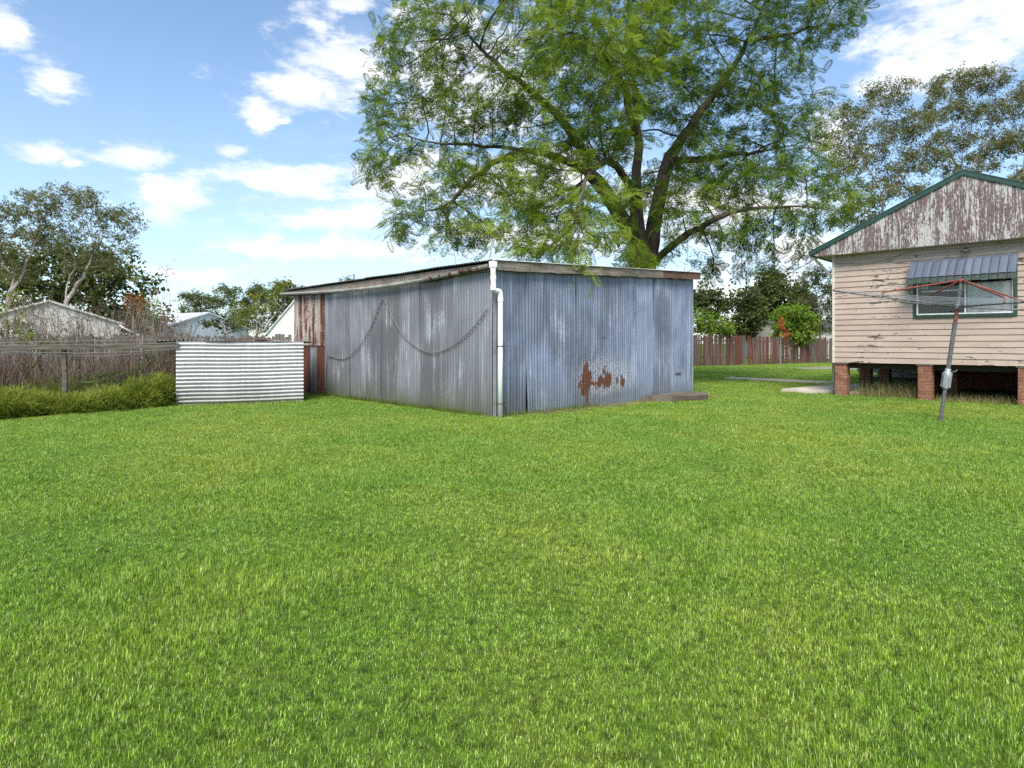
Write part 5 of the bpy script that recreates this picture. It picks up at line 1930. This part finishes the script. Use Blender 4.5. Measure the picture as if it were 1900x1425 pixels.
# ferns near the coop
for i, (u, v, h) in enumerate(((-1.35, 0.35, 1.0), (-0.75, 0.75, 1.15))):
    rn = np.random.default_rng(200 + i)
    root = thing('fern', ['pale fern in the long grass left of the white panel', 'taller fern against the dark coop side'][i], 'fern', (*cw(u, v), 0), 0, 'ferns by the coop')
    n = 26
    pts = rn.normal(0, 0.13, (n, 3)) + np.array((0, 0, h * 0.72))
    pts[:, 2] += rn.uniform(-0.3, 0.05, n)
    fw = rn.normal(0, 1, (n, 3))
    fw[:, 2] = rn.uniform(-0.1, 0.45, n)
    Vv, Qq, Tt = scatter(pts, fw, 'frond', 0.3, 0.5, rn, 0.25)
    link('fronds', fast_mesh('fronds', Vv, Qq, M['fern'], Tt), root)
    st = MB()
    for k in range(6):
        a = rn.uniform(0, 6.28)
        st.tube([(0.03 * math.cos(a), 0.03 * math.sin(a), 0), (0.12 * math.cos(a), 0.12 * math.sin(a), h * 0.75)], 0.006, 4)
    st.obj('stalks', M['twig'], root)

# untrimmed grass and dry litter against the shed walls
def sw2(x, y):
    p = shed_w(x, y, 0)
    return (p.x, p.y)


e1 = ribbons(2600, poly_sampler([sw2(-0.16, 0.2), sw2(-0.03, 0.2), sw2(-0.03, 7.6), sw2(-0.16, 7.6)], rng), lambda B: rng.uniform(0.04, 0.17, len(B)), 0.35, 0.004, rng, 3, 0.5)
e2 = ribbons(900, poly_sampler([sw2(0.1, -0.22), sw2(3.2, -0.22), sw2(3.2, -0.03), sw2(0.1, -0.03)], rng), lambda B: rng.uniform(0.03, 0.15, len(B)), 0.35, 0.004, rng, 3, 0.5)
e3 = ribbons(900, poly_sampler([cw(0.02, -0.2), cw(CW, -0.2), cw(CW, -0.08), cw(0.02, -0.08)], rng), lambda B: rng.uniform(0.03, 0.13, len(B)), 0.35, 0.004, rng, 3, 0.5)
ob = link('edge_grass', fast_mesh('edge_grass', np.vstack([e1[0], e2[0], e3[0]]), np.vstack([e1[1], e2[1] + len(e1[0]), e3[1] + len(e1[0]) + len(e2[0])]), M['long_grass'], np.concatenate([e1[2], e2[2], e3[2]]) * 0.6))
tag(stuff(ob), 'fringe of untrimmed grass at the foot of the shed walls', 'grass')
V1, Q1, T1 = ribbons(2600, poly_sampler([sw2(0.8, -0.5), sw2(8.0, -0.8), sw2(8.0, -0.03), sw2(0.8, -0.03)], rng), lambda B: rng.uniform(0.02, 0.09, len(B)), 1.6, 0.006, rng, 3, 1.2)
ob = link('dry_litter', fast_mesh('dry_litter', V1, Q1, M['dry_grass'], T1))
tag(stuff(ob), 'dry brown clippings strewn along the foot of the blue shed wall', 'litter')

# rough grass under the house
def hw2(x, y):
    p = house_w(x, y, 0)
    return (p.x, p.y)


V1, Q1, T1 = ribbons(3200, poly_sampler([hw2(0.45, 0.2), hw2(2.0, 0.15), hw2(2.0, 2.1), hw2(0.8, 2.0)], rng), lambda B: rng.uniform(0.15, 0.5, len(B)), 0.4, 0.005, rng, 4, 0.6)
V2, Q2, T2 = ribbons(4200, poly_sampler([hw2(2.35, -0.1), hw2(5.9, -0.1), hw2(5.9, 1.9), hw2(2.4, 1.9)], rng), lambda B: rng.uniform(0.06, 0.24, len(B)), 0.5, 0.005, rng, 4, 0.7)
ob = link('straw_grass', fast_mesh('straw_grass', np.vstack([V1, V2]), np.vstack([Q1, Q2 + len(V1)]), M['dry_grass'], np.concatenate([T1, T2])))
tag(stuff(ob), 'dry straw-coloured grass growing under the house between the piers', 'grass')

# ------------------------------------------------------------------ lawn
tuft_col = bpy.data.collections.new('lawn_tufts')


def tuft(seed, n=420, rad=0.19, hmin=0.016, hmax=0.047, w=0.0016):
    r = np.random.default_rng(seed)
    a = r.uniform(0, 2 * PI, n)
    d = rad * np.sqrt(r.uniform(0, 1, n))
    B = np.stack([np.cos(a) * d, np.sin(a) * d, np.zeros(n)], 1)
    H = r.uniform(hmin, hmax, n) * r.uniform(0.7, 1.0, n)
    tall = r.uniform(0, 1, n) < 0.04
    H[tall] *= 1.5
    yaw = r.uniform(0, 2 * PI, n)
    lean = np.abs(r.normal(0.0, 0.42, n))
    dd = np.stack([np.cos(yaw), np.sin(yaw), np.zeros(n)], 1)
    sd_ = np.stack([-np.sin(yaw), np.cos(yaw), np.zeros(n)], 1)
    ww = w * r.uniform(0.6, 1.5, n)
    m1 = B + dd * (H * lean * 0.35)[:, None] + np.array((0, 0, 1)) * (H * 0.6)[:, None]
    tp = B + dd * (H * lean * 1.0)[:, None] + np.array((0, 0, 1)) * (H * np.clip(1 - 0.3 * lean, 0.3, 1))[:, None]
    V = np.stack([B - sd_ * ww[:, None], B + sd_ * ww[:, None], m1 + sd_ * (ww * 0.8)[:, None], m1 - sd_ * (ww * 0.8)[:, None], tp], 1)
    V = V.reshape(-1, 3)
    i = np.arange(n) * 5
    F_ = np.concatenate([np.stack([i, i + 1, i + 2], 1), np.stack([i, i + 2, i + 3], 1), np.stack([i + 3, i + 2, i + 4], 1)])
    tnt = np.clip(r.normal(0.42, 0.27, n), 0, 0.9)
    tnt[r.uniform(0, 1, n) < 0.035] = 1.0
    me = fast_mesh('lawn_tuft', V, F_, M['lawn'], np.repeat(tnt, 5))
    o = bpy.data.objects.new('lawn_tuft', me)
    tuft_col.objects.link(o)


for k in range(8):
    tuft(1000 + k)


def in_poly(x, y, poly):
    inside = np.zeros(len(x), bool)
    j = len(poly) - 1
    for i in range(len(poly)):
        xi, yi = poly[i]
        xj, yj = poly[j]
        c = ((yi > y) != (yj > y)) & (x < (xj - xi) * (y - yi) / (yj - yi + 1e-12) + xi)
        inside ^= c
        j = i
    return inside


r = np.random.default_rng(5)
PX, PY, PS = [], [], []
for (y0, y1, dn, s0, s1) in ((0.9, 3.2, 62, 0.75, 0.95), (3.2, 5.5, 50, 0.8, 1.0), (5.5, 9, 40, 0.9, 1.15), (9, 14, 30, 1.0, 1.3), (14, 22, 20, 1.15, 1.5), (22, 45, 7, 1.5, 2.0)):
    w = 0.92 * y1 + 1.5
    cell = 1 / math.sqrt(dn)
    gx_, gy_ = np.meshgrid(np.arange(-w, w, cell), np.arange(y0, y1, cell))
    x = gx_.ravel() + r.uniform(-0.45, 0.45, gx_.size) * cell
    y = gy_.ravel() + r.uniform(-0.45, 0.45, gx_.size) * cell
    k = np.abs(x) < 0.92 * y + 1.5
    PX.append(x[k])
    PY.append(y[k])
    PS.append(r.uniform(s0, s1, k.sum()))
x, y, s = np.concatenate(PX), np.concatenate(PY), np.concatenate(PS)
keep = np.ones(len(x), bool)
ex = [
    [tuple(shed_w(a, b, 0)[:2]) for a, b in ((-0.02, -0.04), (SW, -0.04), (SW, SD), (-0.02, SD))],
    [cw(-7, -3.8), cw(0, -0.05), cw(CW, 0.0), cw(CW, 2.5), cw(1, 9), cw(-12, 9)],
    [tuple(house_w(a, b, 0)[:2]) for a, b in ((-1.5, 0.3), (1.0, 0.8), (1.0, 4.6), (-1.05, 4.4))],
    [tuple(house_w(a, b, 0)[:2]) for a, b in ((0.3, 0.5), (HW + 3, 0.5), (HW + 3, HL), (0.3, HL))],
    [tuple(shed_w(a, b, 0)[:2]) for a, b in ((5.0, -0.1), (7.0, -0.1), (7.2, -0.7), (6.5, -1.05), (5.35, -0.75))],
    [tuple(q[:2]) for q in PATH2],
    [tuple(q) for q in DRIVE],
]
for pl in ex:
    keep &= ~in_poly(x, y, pl)
ind = in_poly(x, y, DIRT)
keep &= ~(ind & (r.uniform(0, 1, len(x)) < 0.72))
keep &= ~((x < -10) & (y > 14.5)) & ~((x < -1.5) & (y > 21))
x, y, s = x[keep], y[keep], s[keep]
n = len(x)
me = bpy.data.meshes.new('lawn_grass')
zz = np.array([gz(a, b) for a, b in zip(x, y)])
me.from_pydata(np.stack([x, y, zz - 0.004], 1).tolist(), [], [])
at = me.attributes.new('rot', 'FLOAT_VECTOR', 'POINT')
rot = np.stack([r.normal(0, 0.05, n), r.normal(0, 0.05, n), r.uniform(0, 2 * PI, n)], 1)
at.data.foreach_set('vector', rot.astype(np.float32).ravel())
at = me.attributes.new('scl', 'FLOAT_VECTOR', 'POINT')
hs = s * (0.85 + 0.3 * np.sin(x * 1.3 + 2 * np.sin(y * 0.7)) * np.cos(y * 1.1 + x * 0.4)) * r.uniform(0.7, 1.35, n)
sc = np.stack([s, s, np.clip(hs, 0.62, 1.7) * 1.0], 1)
at.data.foreach_set('vector', sc.astype(np.float32).ravel())
lawn = link('lawn_grass', me)
tag(stuff(lawn), 'mown green lawn covering the whole yard in front of the shed', 'grass')
ng = bpy.data.node_groups.new('lawn_nodes', 'GeometryNodeTree')
ng.interface.new_socket('Geometry', in_out='INPUT', socket_type='NodeSocketGeometry')
ng.interface.new_socket('Geometry', in_out='OUTPUT', socket_type='NodeSocketGeometry')
gi, go = ng.nodes.new('NodeGroupInput'), ng.nodes.new('NodeGroupOutput')
ip = ng.nodes.new('GeometryNodeInstanceOnPoints')
ci = ng.nodes.new('GeometryNodeCollectionInfo')
ci.inputs[0].default_value = tuft_col
ci.inputs['Separate Children'].default_value = True
ci.inputs['Reset Children'].default_value = True
ip.inputs['Pick Instance'].default_value = True
for nm, sk in (('rot', 'Rotation'), ('scl', 'Scale')):
    na_ = ng.nodes.new('GeometryNodeInputNamedAttribute')
    na_.data_type = 'FLOAT_VECTOR'
    na_.inputs[0].default_value = nm
    ng.links.new(na_.outputs[0], ip.inputs[sk])
ng.links.new(gi.outputs[0], ip.inputs['Points'])
ng.links.new(ci.outputs[0], ip.inputs['Instance'])
ng.links.new(ip.outputs[0], go.inputs[0])
md = lawn.modifiers.new('grass', 'NODES')
md.node_group = ng
